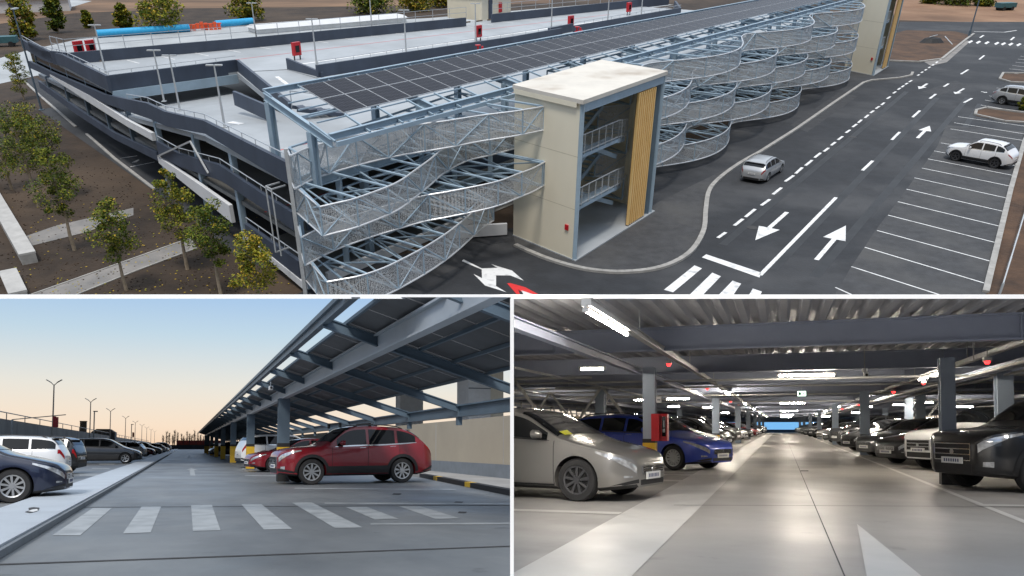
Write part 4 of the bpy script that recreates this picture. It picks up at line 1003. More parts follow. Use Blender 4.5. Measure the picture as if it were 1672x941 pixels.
for s, r, w in ((42.2, 3.2, 'by the corner lamp post, larger of the two'), (42.4, 2.2, 'against the low corner wall, tilted'), (27.2, 16.4, 'at the near end of the inner parapet'), (22.2, 35.4, 'beside the lamp post half way along the deck'), (19.6, 48.0, 'in the break of the inner parapet'), (21.9, 63.4, 'near the far end of the deck')):
    t = local_thing('hose_cabinet', 'red fire hose cabinet ' + w, 'hose cabinet', S, Q(s, r, 5.55), math.atan2(ED.y, ED.x), 'fire hose cabinets on the roof deck')
    MB().bx(-.38, .38, -.14, .14, .35, 1.35).build('cabinet', m_red, t, S); MB().bx(-.2, .2, -.16, -.142, .6, 1.1).build('window', m_glass, t, S)
    for x in (-.3, .3): MB().bx(x - .04, x + .04, -.04, .04, 0, .35).build('leg', m_black, t, S)
for s, r, w in ((16.2, 29.8, 'behind the panels half way along'), (16.3, 45.3, 'behind the panels further along')):
    t = local_thing('valve_set', 'low red pipe valve set ' + w, 'valves', S, Q(s, r, 5.5), math.atan2(ED.y, ED.x))
    MB().tube((-.6, 0, .5), (.6, 0, .5), .1).tube((-.3, 0, 0), (-.3, 0, .9), .1).tube((.3, 0, 0), (.3, 0, .8), .1).build('pipe', m_red, t, S); MB().tube((-.3, 0, .9), (-.3, 0, .96), .25, 10).build('handwheel', m_red, t, S)
# pieces lying by the lower deck corner under the canopy
part(MB().strip([P1(383, 172, 5.5), P1(446, 201, 5.5)], [P1(383, 172, 5.5) + V((0, 0, .85)), P1(446, 201, 5.5) + V((0, 0, .85))], .2, (ED.x, ED.y, 0)), 'parapet', m_parapet)
t = local_thing('steel_stair', 'dark metal stair frame leaning on the lower deck under the canopy end', 'stair', S, Q(9.2, 8.0, 5.5), .5)
for i in range(5): MB().bx(-1.6 + i * .55, -1.15 + i * .55, -.5, .5, .6 - i * .12, .66 - i * .12).build('step', m_parapet, t, S)
MB().bar((-1.8, .5, 1.5), (1.3, .5, .9), .05, .05).bar((-1.8, .5, .6), (-1.8, .5, 1.5), .05, .05).bar((1.3, .5, 0), (1.3, .5, .9), .05, .05).build('handrail', m_rail, t, S); MB().bar((-1.8, -.5, .6), (1.2, -.5, .0), .08, .2).bar((-1.8, .5, .6), (1.2, .5, .0), .08, .2).build('stringer', m_parapet, t, S)
# tall lamp at the outer corner
t = local_thing('street_lamp', 'tall grey street lamp standing at the outer corner of the car park', 'street lamp', S, P1(68, 180), 0)
MB().tube((0, 0, 0), (0, 0, 8.6), .10, 8, .06).build('pole', m_steel_dk, t, S); MB().box((0, .3, 8.6), (.3, .9, .1)).build('lamp_head', m_galv, t, S); MB().bx(-.2, .2, -.2, .2, 0, .08).build('base', m_steel_dk, t, S)
t = local_thing('street_lamp', 'thin dark street lamp at the kerb beside the far planting bed', 'street lamp', S, P1(1582, 60), 0)
MB().tube((0, 0, 0), (0, 0, 9), .11, 8, .07).build('pole', m_steel_dk, t, S); MB().tube((0, 0, 0), (0, 0, .9), .17, 8).build('base', m_steel_dk, t, S); MB().box((0, 0, 5.2), (.3, .3, .3)).build('box', m_steel_dk, t, S)
# construction yard behind the building
def pipe(a, b, r, m, label, nm='blue_pipe', cat='pipe'):
    p, q = P1(*a), P1(*b); mb = MB(); mb.tube(p + V((0, 0, r)), q + V((0, 0, r)), r, 12)
    o = mb.build(nm, m, None, S, smooth=True, label=label, cat=cat); return o
pipe((160, 62), (310, 52), .55, m_blue, 'long bright blue pipe lying behind the roof railing')
pipe((353, 46), (413, 41), .55, m_blue, 'shorter bright blue pipe lying past the orange barrier')
t = local_thing('orange_barrier', 'crumpled orange plastic barrier lying between the two blue pipes', 'barrier', S, P1(331, 50), .5)
mb = MB()
for i in range(9): mb.box((-2.6 + i * .65, random.uniform(-.2, .2), .5 + random.uniform(-.1, .2)), (.5, .25, random.uniform(.8, 1.3)), random.uniform(-.5, .5))
mb.build('panel', m_orange, t, S); MB().bar((-3, 0, .3), (3, 0, .3), .2, .12).bar((-3, 0, .9), (3, 0, .9), .2, .12).build('rail', m_orange, t, S)
t = local_thing('sheeted_stack', 'long low stack covered in white sheeting behind the roof', 'stack', S, P1(540, 44), math.atan2(P1(640, 36).y - P1(440, 52).y, P1(640, 36).x - P1(440, 52).x))
MB().bx(-13, 13, -2, 2, 0, .7).build('stack', m_tent, t, S); MB().hexa([V((-13.3, -2.3, .7)), V((13.3, -2.3, .7)), V((13.3, 2.3, .7)), V((-13.3, 2.3, .7))], [V((-13, -1.2, 1.1)), V((13, -1.2, 1.1)), V((13, 1.2, 1.1)), V((-13, 1.2, 1.1))]).build('cover', m_white, t, S)
t = local_thing('site_cabin', 'pale flat site cabin far off behind the bare ground at the corner', 'cabin', S, P1(30, 18), .4)
MB().bx(-9, 9, -4, 4, 0, 2.2).build('wall', m_white, t, S); MB().bx(-9.3, 9.3, -4.3, 4.3, 2.2, 2.5).build('roof', m_tent, t, S); MB().bx(-1, .5, -4.06, -4, 0, 1.9).build('door', m_parapet, t, S)
t = local_thing('red_skip', 'small red skip beside the far site cabin', 'skip', S, P1(68, 12), .2)
MB().hexa([V((-1.5, -.8, 0)), V((1.5, -.8, 0)), V((1.5, .8, 0)), V((-1.5, .8, 0))], [V((-2.2, -1, 1.2)), V((2.2, -1, 1.2)), V((2.2, 1, 1.2)), V((-2.2, 1, 1.2))]).build('tub', m_red, t, S); MB().bx(-2.3, 2.3, -1.1, 1.1, 1.2, 1.3).build('rim', m_red, t, S)
for x, y, w in ((8, 76, 'behind the corner of the car park'), (1640, 17, 'on the orange earth')):
    t = local_thing('parked_van', 'dark covered trailer standing ' + w, 'trailer', S, P1(x, y), .3)
    MB().bx(-1.8, 1.8, -.8, .8, .5, 1.3).build('body', mat('trailer_teal', (.04, .12, .14), .6), t, S)
    for xx in (-1, 1): MB().tube((xx, -.85, .35), (xx, .85, .35), .35, 12).build('wheel', m_black, t, S)
t = local_thing('dark_sheeted_pile', 'black sheeted pile with poles lying on the planting bed earth', 'pile', S, P1(1521, 70), .1)
mb = MB()
for i in range(10):
    a = i / 10 * 2 * math.pi; mb.hexa([V((0, 0, 0)), V((1.9 * math.cos(a), 1.1 * math.sin(a), 0)), V((1.9 * math.cos(a + .63), 1.1 * math.sin(a + .63), 0)), V((.1, 0, 0))], [V((0, 0, .8)), V((1.2 * math.cos(a), .6 * math.sin(a), .6)), V((1.2 * math.cos(a + .63), .6 * math.sin(a + .63), .6)), V((.1, 0, .8))])
mb.build('sheet', m_black, t, S); MB().tube((-.8, -.4, .8), (.9, .5, .95), .05).tube((1.6, -2.5, .05), (2.3, .8, .7), .06).build('pole', m_galv, t, S)
# low retaining walls by the trees
def lowwall(a, b, w, h, label):
    p, q = P1(*a), P1(*b); d = (q - p).normalized(); n = V((-d.y, d.x, 0)) * (w / 2)
    t = thing('retaining_wall', label, 'wall', S, (p.x, p.y, 0))
    mb = MB().hexa([p - n, q - n, q + n, p + n], [v + V((0, 0, h - .1)) for v in (p - n, q - n, q + n, p + n)]); mb.build('wall', m_kerb, t, S, cut=CUT_SITE)
    n2 = n * 1.08; MB().hexa([v + V((0, 0, h - .1)) for v in (p - n2, q - n2, q + n2, p + n2)], [v + V((0, 0, h)) for v in (p - n2, q - n2, q + n2, p + n2)]).build('coping', mat('coping_stone', (.42, .41, .39), .8, var=.12, scale=1.5), t, S, cut=CUT_SITE)
lowwall((-25, 300), (50, 431), .75, .62, 'long low concrete retaining wall beside the trees, ending at the path')
lowwall((17, 455), (34, 492), .75, .5, 'short low concrete wall piece below the path edge')
t = thing('guard_fence', 'low metal guard rail along the verge beside the parking bays', 'fence', S, (*P1(1640, 440).xy, 0))
a, b = P1(1630, 486), P1(1690, 290); mb = MB()
for i in range(7): p = a.lerp(b, i / 6); MB().bar(p, p + V((0, 0, .75)), .08, .08).build('post', m_galv, t, S, cut=CUT_SITE)
mb.bar(a + V((0, 0, .7)), b + V((0, 0, .7)), .06, .16).build('rail', m_galv, t, S, cut=CUT_SITE)

# ------------------------------------------------------------------ trees
def leaf_cluster(bm_v, bm_f, bm_m, c, rad, n, size, rng, weights):
    for _ in range(n):
        while True:
            p = V((rng.uniform(-1, 1), rng.uniform(-1, 1), rng.uniform(-1, 1)))
            if .15 < p.length < 1: break
        p = c + V((p.x * rad[0], p.y * rad[1], p.z * rad[2])); a = V((rng.uniform(-1, 1), rng.uniform(-1, 1), rng.uniform(-.6, .6))).normalized(); b = a.cross(V((rng.uniform(-1, 1), rng.uniform(-1, 1), rng.uniform(.2, 1)))).normalized()
        k = size * rng.uniform(.6, 1.3); i = len(bm_v)
        bm_v += [p - a * k, p - b * k * .5, p + a * k, p + b * k * .5]; bm_f.append((i, i + 1, i + 2, i + 3)); bm_m.append(rng.choices(range(4), weights)[0])
def tree_at(M, base, h, crown_r, label, seed, trunk_h=None, weights=(3, 4, 2, .6), leaves=1500, leaf=.13, group='young trees beside the car park', cut=None, bark=None, name='tree', cat='tree', lean=0.0, squash=1.0, clumps=None):
    rng = random.Random(seed); t = local_thing(name, label, cat, M, base, rng.uniform(0, 6), group)
    th = trunk_h or h * .38; tr = MB(); top = V((lean, 0, h * .9)); pts = [V((0, 0, -.1))] + [V((lean * f + rng.uniform(-.04, .04), rng.uniform(-.04, .04), h * .9 * f)) for f in (.2, .4, .6, .8, 1)]
    r0 = .018 * h + .02
    for i in range(5): tr.tube(pts[i], pts[i + 1], r0 * (1 - i * .17), 7, r0 * (1 - (i + 1) * .17))
    vs, fs, ms = [], [], []
    nb_ = clumps or 26
    for i in range(nb_):
        f = (i + .5) / nb_; z = lerp(th * .9, h, f); prof = (math.sin(math.pi * min(1, .10 + .80 * f)) ** .75) * (1.05 - .35 * f)
        a = i * 2.4 + rng.uniform(-.5, .5); d = crown_r * prof * rng.uniform(.25, .95); c = V((lean * z / h + d * math.cos(a), d * math.sin(a), z + rng.uniform(-.1, .1) * h))
        tr.tube(V((lean * z / h, 0, max(th * .75, z - d * .55 - .15))), c, r0 * .3, 5, r0 * .1)
        cr = crown_r * rng.uniform(.16, .46); wt = [w * rng.uniform(.4, 1.8) for w in weights]
        leaf_cluster(vs, fs, ms, c, (cr, cr, cr * .75 * squash), leaves // nb_, leaf, rng, wt)
    mw_ = t.matrix_world.copy()
    tr.build('trunk', bark or m_bark, t, M, smooth=True, cut=cut)
    mb = MB(); mb.v, mb.f, mb.m = vs, fs, ms
    mb.build('crown', LEAF, t, M, cut=cut)
    return t
rng = random.Random(3)
TREES = [ # base px, height, crown radius, label, weights, seed
    ((207, 474), 4.1, 1.05, 'young leafy tree standing across the lower footpath', (4, 4, 2, .5), 11),
    ((122, 409), 4.9, 1.15, 'tall young tree between the two footpaths, near the low wall', (5, 4, 1.4, .2), 12),
    ((63, 338), 5.4, 1.5, 'broad dense tree behind the upper footpath', (6, 4, 1, .2), 13),
    ((306, 440), 4.6, 1.15, 'olive-green young tree at the building end of the lower footpath', (3, 4, 3, .7), 14),
    ((361, 482), 4.3, 1.05, 'dark green young tree next to the building corner base wall', (6, 4, .8, .1), 15),
    ((428, 516), 3.6, 1.1, 'yellowing young tree closest to the facade screens', (1, 3, 4, 1.6), 16),
    ((40, 163), 4.2, 1.0, 'slim tree by the outer corner lamp post', (3, 4, 2, .8), 17),
    ((100, 322), 4.6, 1.3, 'dense tree crowding against the broad tree', (5, 4, 1.3, .3), 18),
    ((20, 310), 4.8, 1.5, 'dark tree at the edge of the planting behind the long low wall', (5, 4, 1.3, .3), 19),
    ((60, 262), 3.6, 1.2, 'round bushy tree at the far side of the planted soil', (4, 4, 2, .6), 20)]
for (x, y), h, r, lb, wt, sd in TREES: tree_at(S, P1(x, y), h * 1.06, r * 1.16, lb, sd, weights=wt, cut=CUT_SITE, leaves=4000, leaf=.068, trunk_h=h * (.50 if sd < 17 else .28))
FAR = [((45, 66), 5, 2.2, 'yellow-green tree by the site cabin yard', (2, 4, 4, 2)), ((96, 54), 5.2, 1.8, 'dark conical tree behind the roof corner', (6, 3, 1, 0)), ((205, 50), 3.6, 1.5, 'small tree left of the big yellow bush', (3, 4, 3, 1)), ((265, 52), 5.2, 4.3, 'large yellow-green bush behind the long blue pipe', (2, 4, 4, 1.5)), ((405, 34), 4.5, 3.6, 'rounded bush above the short blue pipe', (3, 4, 3, 1)), ((608, 22), 3.5, 5.0, 'wide dark bush behind the white sheeting', (6, 4, 1, .2)), ((680, 18), 3.6, 4.0, 'amber-tinged bush beside the wide dark bush', (2, 3, 4, 3)), ((722, 12), 3.8, 3.4, 'amber bush nearest the hut', (2, 3, 3, 3)), ((145, 46), 2.4, .9, 'thin sapling behind the hose cabinets', (3, 4, 2, .5)), ((1560, 8), 3.0, 4.8, 'dark green bush on the far orange earth', (7, 3, .4, 0)), ((1518, 6), 2.2, 2.0, 'small dark bush on the orange earth near the second tower', (7, 3, .4, 0)), ((1605, 10), 1.6, 2.2, 'low dull bush beside the far dark bush', (6, 3, .6, 0)), ((1668, 180), 1.3, .5, 'little shrub on the parking island by the silver car', (3, 4, 2, .3))]
for i, ((x, y), h, r, lb, wt) in enumerate(FAR): tree_at(S, P1(x, y), h, r, lb, 40 + i, weights=wt, leaves=2600, leaf=.26 if r > .8 else .07, trunk_h=h * .10, group='trees and bushes beyond the car park', squash=1.15, clumps=30)
# grass tufts, clods on the soil
gr = MB(); rg_ = random.Random(5)
for _ in range(1500):
    x, y = rg_.uniform(-10, 470), rg_.uniform(250, 482)
    if y < 250 + max(0, (x - 150)) * .75 - 0 and x > 150: continue
    p = P1(x, y); s_ = rg_.uniform(.02, .06); gr.box(p + V((0, 0, s_ * .3)), (s_ * 1.4, s_, s_), rg_.uniform(0, 3))
gr.build('soil_clods', m_soil, None, S, cut=CUT_SITE, kind='stuff', label='scattered clods and crumbs of earth on the soil', cat='clods')
lf = MB(); lf.cur = 0
for _ in range(420):
    x, y = rg_.uniform(20, 480), rg_.uniform(330, 482)
    p = P1(x, y) + V((0, 0, .03)); a = V((rg_.uniform(-1, 1), rg_.uniform(-1, 1), 0)).normalized() * .06; b = V((-a.y, a.x, .02)) * .6; lf.cur = rg_.choice((2, 3, 3)); lf.add([p - a, p - b, p + a, p + b], [(0, 1, 2, 3)])
lf.build('fallen_leaves', LEAF, None, S, cut=CUT_SITE, kind='stuff', label='fallen yellow leaves scattered on the soil', cat='leaves')

# ------------------------------------------------------------------ cars seen from the air
def head_px(a, b, un=P1): d = un(*b) - un(*a); return math.atan2(d.y, d.x)
hw = head_px((1243, 301), (1276, 279))
w1 = make_car('wagon', 'silver', S, (*P1(1244, 287).xy, .006), hw, 'silver estate car with roof rails driving along the road by the kerb', spokes=8)
w1.scale = (.98, .98, .98)
w2 = make_car('suv', 'white', S, (*P1(1598, 266).xy, .006), head_px((1652, 278), (1545, 258)), 'white crossover parked across the bay lines at the verge kerb', spokes=5, dark=True)
w3 = make_car('suv', 'silver', S, (*P1(1662, 172).xy, .006), head_px((1640, 172), (1700, 180)), 'silver sport utility car parked behind the little kerb island', spokes=6)
# ================================================================== the roof parking deck at dusk
D = M_DECK
def dstruct(mb, name, m, cut=CUT_DECK, **k): return mb.build(name, m, None, D, cut=cut, kind='structure', **k)
def G2(x, y): p = P2(x, y); return (p.x, p.y)
Di = D.inverted(); eye2 = Di @ EYE
def at_t(px_, py_, t):
    d = Di.to_3x3() @ (F_DECK @ ray(px_, py_)); return eye2 + d * ((t - eye2.y) / d.y)
# ground far below everything, then the deck sheet left of the partition
MB().poly([(-900, -60, -1.6), (900, -60, -1.6), (900, 1500, -1.6), (-900, 1500, -1.6)]).build('ground', mat('far_ground', (.06, .058, .055), .95, var=.3, scale=.02), None, Matrix.Identity(4), kind='structure')
dstruct(MB().poly([(-60, 3.0, 0), (60, 3.0, 0), (60, 330, 0), (-60, 330, 0)]), 'deck_floor', m_deck)
wk = MB()
wk.hexa([V((-1.70, 3.2, .004)), V((-1.70, 320, .004)), V((-2.72, 320, .004)), V((-2.72, 3.2, .004))], [V((-1.70, 3.2, .11)), V((-1.70, 320, .11)), V((-2.72, 320, .11)), V((-2.72, 3.2, .11))])
dstruct(wk, 'walkway', m_walk)
ke = MB(); 
for i in range(60): ke.bx(-1.695, -1.64, 3.2 + i * 2.0, 3.2 + i * 2.0 + 1.985, .004, .085)
dstruct(ke, 'walkway_edge', m_greybase)
def q2(mb, pts, z=.005): mb.poly([V((*G2(x, y), z)) for x, y in pts])
cw = MB()
for p in (((85, 875), (131, 875), (183, 830), (152, 830)), ((200.5, 872), (246, 870), (263, 828), (231, 828)), ((315, 868), (360, 866.5), (346, 825), (312, 825.5)), ((431, 865.5), (477, 864.5), (427, 824), (394, 824)), ((547, 863), (592, 862), (509, 821), (477, 821.5)), ((612, 849), (651, 848), (598, 828), (564, 828.5)), ((711, 848), (751, 847), (685, 827), (650, 827))): q2(cw, p)
dstruct(cw, 'zebra_crossing', m_line)
ln = MB()
for p in (((530, 823), (834, 825), (834, 822), (530, 821.5)), ((605, 857.5), (834, 857), (834, 854), (605, 855)), ((481, 798.5), (745, 801), (745, 799), (481, 797)), ((0, 832), (40, 832), (44, 829.5), (0, 829.5)), ((66, 800), (106, 799), (108, 797.5), (66, 798.2))): q2(ln, p)
for x0, x1, y in ((130, 160, 776), (150, 178, 765), (112, 142, 790), (162, 186, 758), (400, 470, 777), (395, 440, 766)): q2(ln, ((x0, y + 1), (x1, y + 1), (x1 + 2, y - .6), (x0, y - .6)))
q2(ln, ((311, 777), (319, 777), (317, 768), (323.5, 768), (312.5, 764.5), (303, 768), (309.5, 768)))
q2(ln, ((307, 748), (312, 748), (311, 745.5), (307.5, 745.5)))
dstruct(ln, 'deck_lines', m_line)
jt = MB(); q2(jt, ((-20, 924.2), (834, 893.2), (834, 892), (-20, 922.3)), .006); q2(jt, ((60, 829.5), (834, 825.6), (834, 825.0), (60, 829)), .0045)
dstruct(jt, 'expansion_joint', m_joint)
# pictogram on the walkway, drain covers
pg = MB(); pg.poly([V((*G2(x, y), .116)) for x, y in ((40, 849), (47, 846), (46, 841.5), (54, 840), (64, 841), (63, 845), (58, 848), (49, 850.5))]); dstruct(pg, 'walkway_mark', m_joint)
pg = MB(); pg.poly([V((*G2(x, y), .120)) for x, y in ((45, 848), (52, 845), (60, 844), (62, 846.5), (54, 849.5))]); dstruct(pg, 'walkway_mark', m_paint)
dr = MB()
for x, y in ((648, 807), (749, 820.5), (755, 837)): q2(dr, ((x - 8, y + 1), (x + 5, y + 1.4), (x + 8, y - .6), (x - 5, y - 1)), .007)
dstruct(dr, 'drain_cover', m_joint)

# ------------------------------------------------------------------ canopy over the bays
def roof_z(s): return 3.08 - .306 * (s - 2.0)
ca = thing('solar_canopy', 'blue-grey steel canopy with solar panels sloping over the parked red and white cars', 'solar canopy', D, (2.85, 24, 0))
def cpart(mb, name, m, parent=None, **k): return mb.build(name, m, parent or ca, D, cut=CUT_DECK, **k)
T1, T2_ = 6.0, 128.0
cpart(MB().ibeam((2.85, T1, 2.71), (2.85, T2_, 2.71), .16, .32, .03), 'main_beam', mat('beam_pale', (.36, .40, .44), .5, var=.08, scale=.8))
cpart(MB().bar((2.0, T1, 3.06), (2.0, T2_, 3.06), .10, .14).bar((1.93, T1, 3.13), (1.93, T2_, 3.13), .05, .07), 'gutter', m_steel_dk)
cpart(MB().ibeam((5.62, T1, 1.86), (5.62, T2_, 1.86), .16, .26, .03), 'back_beam', m_steel_dk)
t = 8.3; k = 0; rafters = []
while t < T2_:
    rafters.append(t)
    cpart(MB().ibeam((1.98, t, roof_z(1.98) - .06), (5.7, t, roof_z(5.7) - .06), .10, .17, .02), 'rafter', m_steel_dk)
    cpart(MB().bar((5.62, t, 1.55), (5.62, t, 1.97), .14, .10), 'bracket', m_steel_dk)
    t += 4.16
pu = MB()
for s in (2.34, 2.95, 3.55, 4.12, 4.70): pu.bar((s, T1, roof_z(s) + .055), (s, T2_, roof_z(s) + .055), .05, .05)
cpart(pu, 'purlin', m_steel_dk)
np_ = 0; y = 7.0; far = MB()
while y < T2_ - 2:
    for j in range(4):
        s0, s1 = lerp(2.36, 4.72, j / 4) + .012, lerp(2.36, 4.72, (j + 1) / 4) - .012
        lo = [V((s0, y + .02, roof_z(s0) + .085)), V((s1, y + .02, roof_z(s1) + .085)), V((s1, y + 1.36, roof_z(s1) + .085)), V((s0, y + 1.36, roof_z(s0) + .085))]; hi = [v + V((0, 0, .035)) for v in lo]
        if np_ < 96: cpart(MB().hexa(lo, hi), 'solar_panel', m_pv_back)
        else: far.hexa(lo, hi)
        np_ += 1
    y += 1.387
tag(cpart(far, 'solar_panels_far', m_pv_back), kind='stuff')
for i, t in enumerate((25.4, 38.6, 52.6, 66.6, 80.6, 94.6, 108.6, 122)):
    c = cpart(MB().ibeam((2.85, t, 0), (2.85, t, 2.56), .34, .34, .04, (0, 1, 0)).bx(2.80, 2.90, t - .16, t + .16, 0, 2.55), 'column', m_steel_dk)
    cpart(MB().bx(2.672, 3.028, t - .178, t + .178, .34 if t < 30 else .04, 1.06), 'warning_band', m_yellow, c); cpart(MB().bx(2.670, 3.03, t - .18, t + .18, 1.06, 1.18), 'black_band', m_black, c)
    if t < 30: cpart(MB().bx(2.67, 3.03, t - .18, t + .18, .004, .338), 'base_band', m_black, c)
cc = local_thing('security_camera', 'small white security camera hanging under the canopy rafter above the column', 'camera', D, at_t(442, 634, 22.5))
MB().box((0, 0, 0), (.10, .22, .10)).tube((0, -.10, 0), (0, -.16, 0), .05, 10).build('housing', m_white, cc, D); MB().bar((0, .05, 0), (0, .05, .18), .03, .03).build('bracket', m_galv, cc, D); MB().tube((0, -.161, 0), (0, -.17, 0), .035, 10).build('lens', m_trim, cc, D)
# wall behind the bays
bw = thing('bay_wall', 'plain beige wall with a grey plinth behind the red crossover', 'wall', D, (9.2, 40, 0))
bw_cut = CUT_DECK
MB().bx(9.2, 9.5, 12, 128, .52, 2.02).build('wall', m_beige, bw, D, cut=bw_cut); MB().bx(9.17, 9.53, 12, 128, 0, .52).build('plinth', m_greybase, bw, D, cut=bw_cut)
MB().bx(9.195, 9.2, 30.0, 30.05, .52, 2.02).bx(9.195, 9.2, 22.9, 22.93, .52, 2.02).build('joint', m_wall_concrete, bw, D, cut=bw_cut)
ks = MB(); ky = MB()
for i in range(24):
    ka, kb_ = 12.6 + i * .6, 13.2 + i * .6 - .002; sx = lambda t: 6.68 + (t - 16.3) * .093
    (ky if i % 7 == 5 else ks).hexa([V((sx(ka), ka, .004)), V((sx(ka) + .2, ka, .004)), V((sx(kb_) + .2, kb_, .004)), V((sx(kb_), kb_, .004))], [V((sx(ka), ka, .13)), V((sx(ka) + .2, ka, .13)), V((sx(kb_) + .2, kb_, .13)), V((sx(kb_), kb_, .13))])
o = ks.build('wheel_stop_kerb', m_black, None, D, cut=CUT_DECK, label='black kerb rail with yellow blocks running along the foot of the beige wall', cat='kerb rail'); 
cpk = MB(); cpk.v, cpk.f, cpk.m = ky.v, ky.f, ky.m; cpk.build('yellow_block', m_yellow, o, D, cut=CUT_DECK)
# pavement strip by the wall
dstruct(MB().hexa([V((6.50, 12, .004)), V((9.17, 12, .004)), V((9.17, 45, .004)), V((9.1, 45, .004))], [V((6.50, 12, .10)), V((9.17, 12, .10)), V((9.17, 45, .10)), V((9.1, 45, .10))]), 'bay_pavement', m_wall_concrete)
# building seen through the slot of the canopy
wb = thing('warehouse', 'pale grey flat building rising behind the beige bay wall', 'building', D, (16, 46, 0))
xa, xb, xc = at_t(765, 640, 46).x, at_t(801, 640, 46).x, at_t(824, 640, 46).x; ya, yb_ = at_t(654, 640, 60).x, at_t(691, 640, 60).x
MB().bx(ya, yb_, 60, 61.5, -1.5, 5.4).build('rear_block', mat('warehouse_grey', (.70, .71, .72), .8, var=.06), wb, D, cut=CUT_DECK); MB().bx(xa, xb, 46, 48.2, -1.5, 6.2).build('wall', mat('warehouse_grey', (.70, .71, .72), .8, var=.06), wb, D, cut=CUT_DECK); MB().bx(xb + .01, xc, 46.2, 48.2, -1.5, 6.6).build('wing', mat('warehouse_cream', (.72, .67, .56), .8, var=.06), wb, D, cut=CUT_DECK)
MB().bx(xa, xb, 45.97, 46, 3.6, 3.66).bx(xa, xb, 45.97, 46, 4.6, 4.66).build('cladding_joint', m_greybase, wb, D, cut=CUT_DECK)

# ------------------------------------------------------------------ left wall, lamps and far background
lw_ = thing('deck_wall', 'long grey concrete wall with a thin rail behind the parked cars of the roof deck', 'wall', D, (-11.6, 100, 0))
mb = MB(); mb.hexa([V((-11.6, 30, 0)), V((-11.6, 320, 0)), V((-11.9, 320, 0)), V((-11.9, 30, 0))], [V((-11.6, 30, 3.02)), V((-11.6, 320, 2.3)), V((-11.9, 320, 2.3)), V((-11.9, 30, 3.02))])
mb.build('wall', m_wall_concrete, lw_, D)
jn = MB()
for i in range(24): jn.bx(-11.6, -11.592, 32 + i * 9, 32.06 + i * 9, 0, 2.85 - i * .018)
jn.build('panel_joint', m_joint, lw_, D)
mb = MB()
for i in range(40):
    a, b = V((-11.75, 30 + i * 7, 3.02 - .0173 * i)), V((-11.75, 37 + i * 7, 3.02 - .0173 * (i + 1))); up_ = V((0, 0, .5)); mb.tube(a, a + up_, .035, 5); mb.tube(a + up_, b + up_, .04, 5)
mb.build('railing', m_rail, lw_, D)
def t_at(px_, s):
    d = Di.to_3x3() @ (F_DECK @ ray(px_, 728)); return s * d.y / d.x
def vlamp(t, label, s=-10.35, h=6.6):
    o = local_thing('lamp_post', label, 'lamp post', D, (s, t, 0), -yaw_of(F_DECK, 301, 728), 'lamp posts along the deck wall')
    MB().tube((0, 0, 0), (0, 0, h - .35), .08, 8, .05).build('pole', m_galv, o, D); MB().bx(-.18, .18, -.18, .18, 0, .06).build('base', m_galv, o, D)
    for sg in (1, -1):
        hd_ = MB().bar((0, 0, h - .42), (sg * .28, 0, h - .16), .05, .05).bar((sg * .26, 0, h - .17), (sg * .66, 0, h + .06), .15, .05); hd_.build('lamp_arm', m_galv, o, D)
    return o
for i, (px_, w) in enumerate(((85, 'tallest in view, beside the red cabinet'), (146, 'second along the wall'), (179, 'third along the wall'), (204, 'fourth along the wall'), (220, 'fifth along the wall'), (231, 'sixth along the wall'), (239, 'seventh along the wall'), (246, 'eighth along the wall'), (252, 'last one before the trees'))):
    t_ = t_at(px_, -10.35); vlamp(t_, 'grey lamp post with two angled heads, ' + w)
def _unused(): pass
for px_, t, w in ((152.5, 88, 'thin single lamp mast beyond the wall, nearer of the two'), (214, 140, 'thin single lamp mast beyond the wall, farther of the two')):
    s = at_t(px_, 728, t).x; o = local_thing('lamp_mast', w, 'lamp mast', D, (s, t, -1.5)); MB().tube((0, 0, 0), (0, 0, 6.0), .06, 6).build('pole', m_galv, o, D); MB().box((.1, 0, 6), (.4, .2, .1)).build('lamp_head', m_galv, o, D)
for px_, t, z0, z1, w in ((88, 62, at_t(88, 698, 62).z, at_t(88, 680, 62).z, 'red cabinet hanging at the top of the deck wall by the tallest lamp'), (216.5, 158, at_t(216, 714, 158).z, at_t(216, 706, 158).z, 'red cabinet far along the deck wall')):
    s = at_t(px_, 728, t).x; o = local_thing('hose_cabinet', w, 'hose cabinet', D, (s, t, 0)); MB().bx(-.10, .08, -.1, .1, z0, z1).build('cabinet', m_red, o, D); MB().bx(.085, .22, -.1, .1, z0, z1 - .05).build('door', m_red, o, D)
o = local_thing('rail_post', 'short galvanised post with a side arm in front of the deck wall', 'post', D, (at_t(18, 740, 58).x, 58, 0)); MB().tube((0, 0, 0), (0, 0, 2.75), .07, 6).build('post', m_galv, o, D); MB().tube((0, 0, 2.75), (3.0, 0, 3.1), .03, 5).build('arm', m_galv, o, D)
o = local_thing('plant_room', 'small grey box building far beyond the deck wall', 'building', D, (at_t(136, 700, 130).x, 130, 0)); MB().bx(-.42, .42, -.4, .4, 2.0, 4.6).build('wall', m_kerb, o, D); MB().bx(-.46, .46, -.45, .45, 4.6, 4.7).build('roof', m_wall_concrete, o, D)
o = local_thing('low_hall', 'low wide building with a rounded roof far beyond the deck wall', 'building', D, (at_t(170, 710, 150).x, 150, 0)); MB().bx(-1.8, 1.8, -2, 2, 1.5, 3.3).build('wall', m_greybase, o, D); MB().hexa([V((-1.9, -2, 3.3)), V((1.9, -2, 3.3)), V((1.9, 2, 3.3)), V((-1.9, 2, 3.3))], [V((-1.0, -2, 3.9)), V((1.0, -2, 3.9)), V((1.0, 2, 3.9)), V((-1.0, 2, 3.9))]).build('roof', m_wall_concrete, o, D)
o = thing('end_barrier', 'dark low barrier closing the far end of the roof deck', 'barrier', D, (0, 262, 0)); MB().bx(-5, 12, 262, 262.4, 0, 1.25).build('wall', m_parapet, o, D); MB().bx(-5, 12, 261.9, 262.5, 1.25, 1.35).build('coping', mat('barrier_green', (.06, .10, .07), .7), o, D)
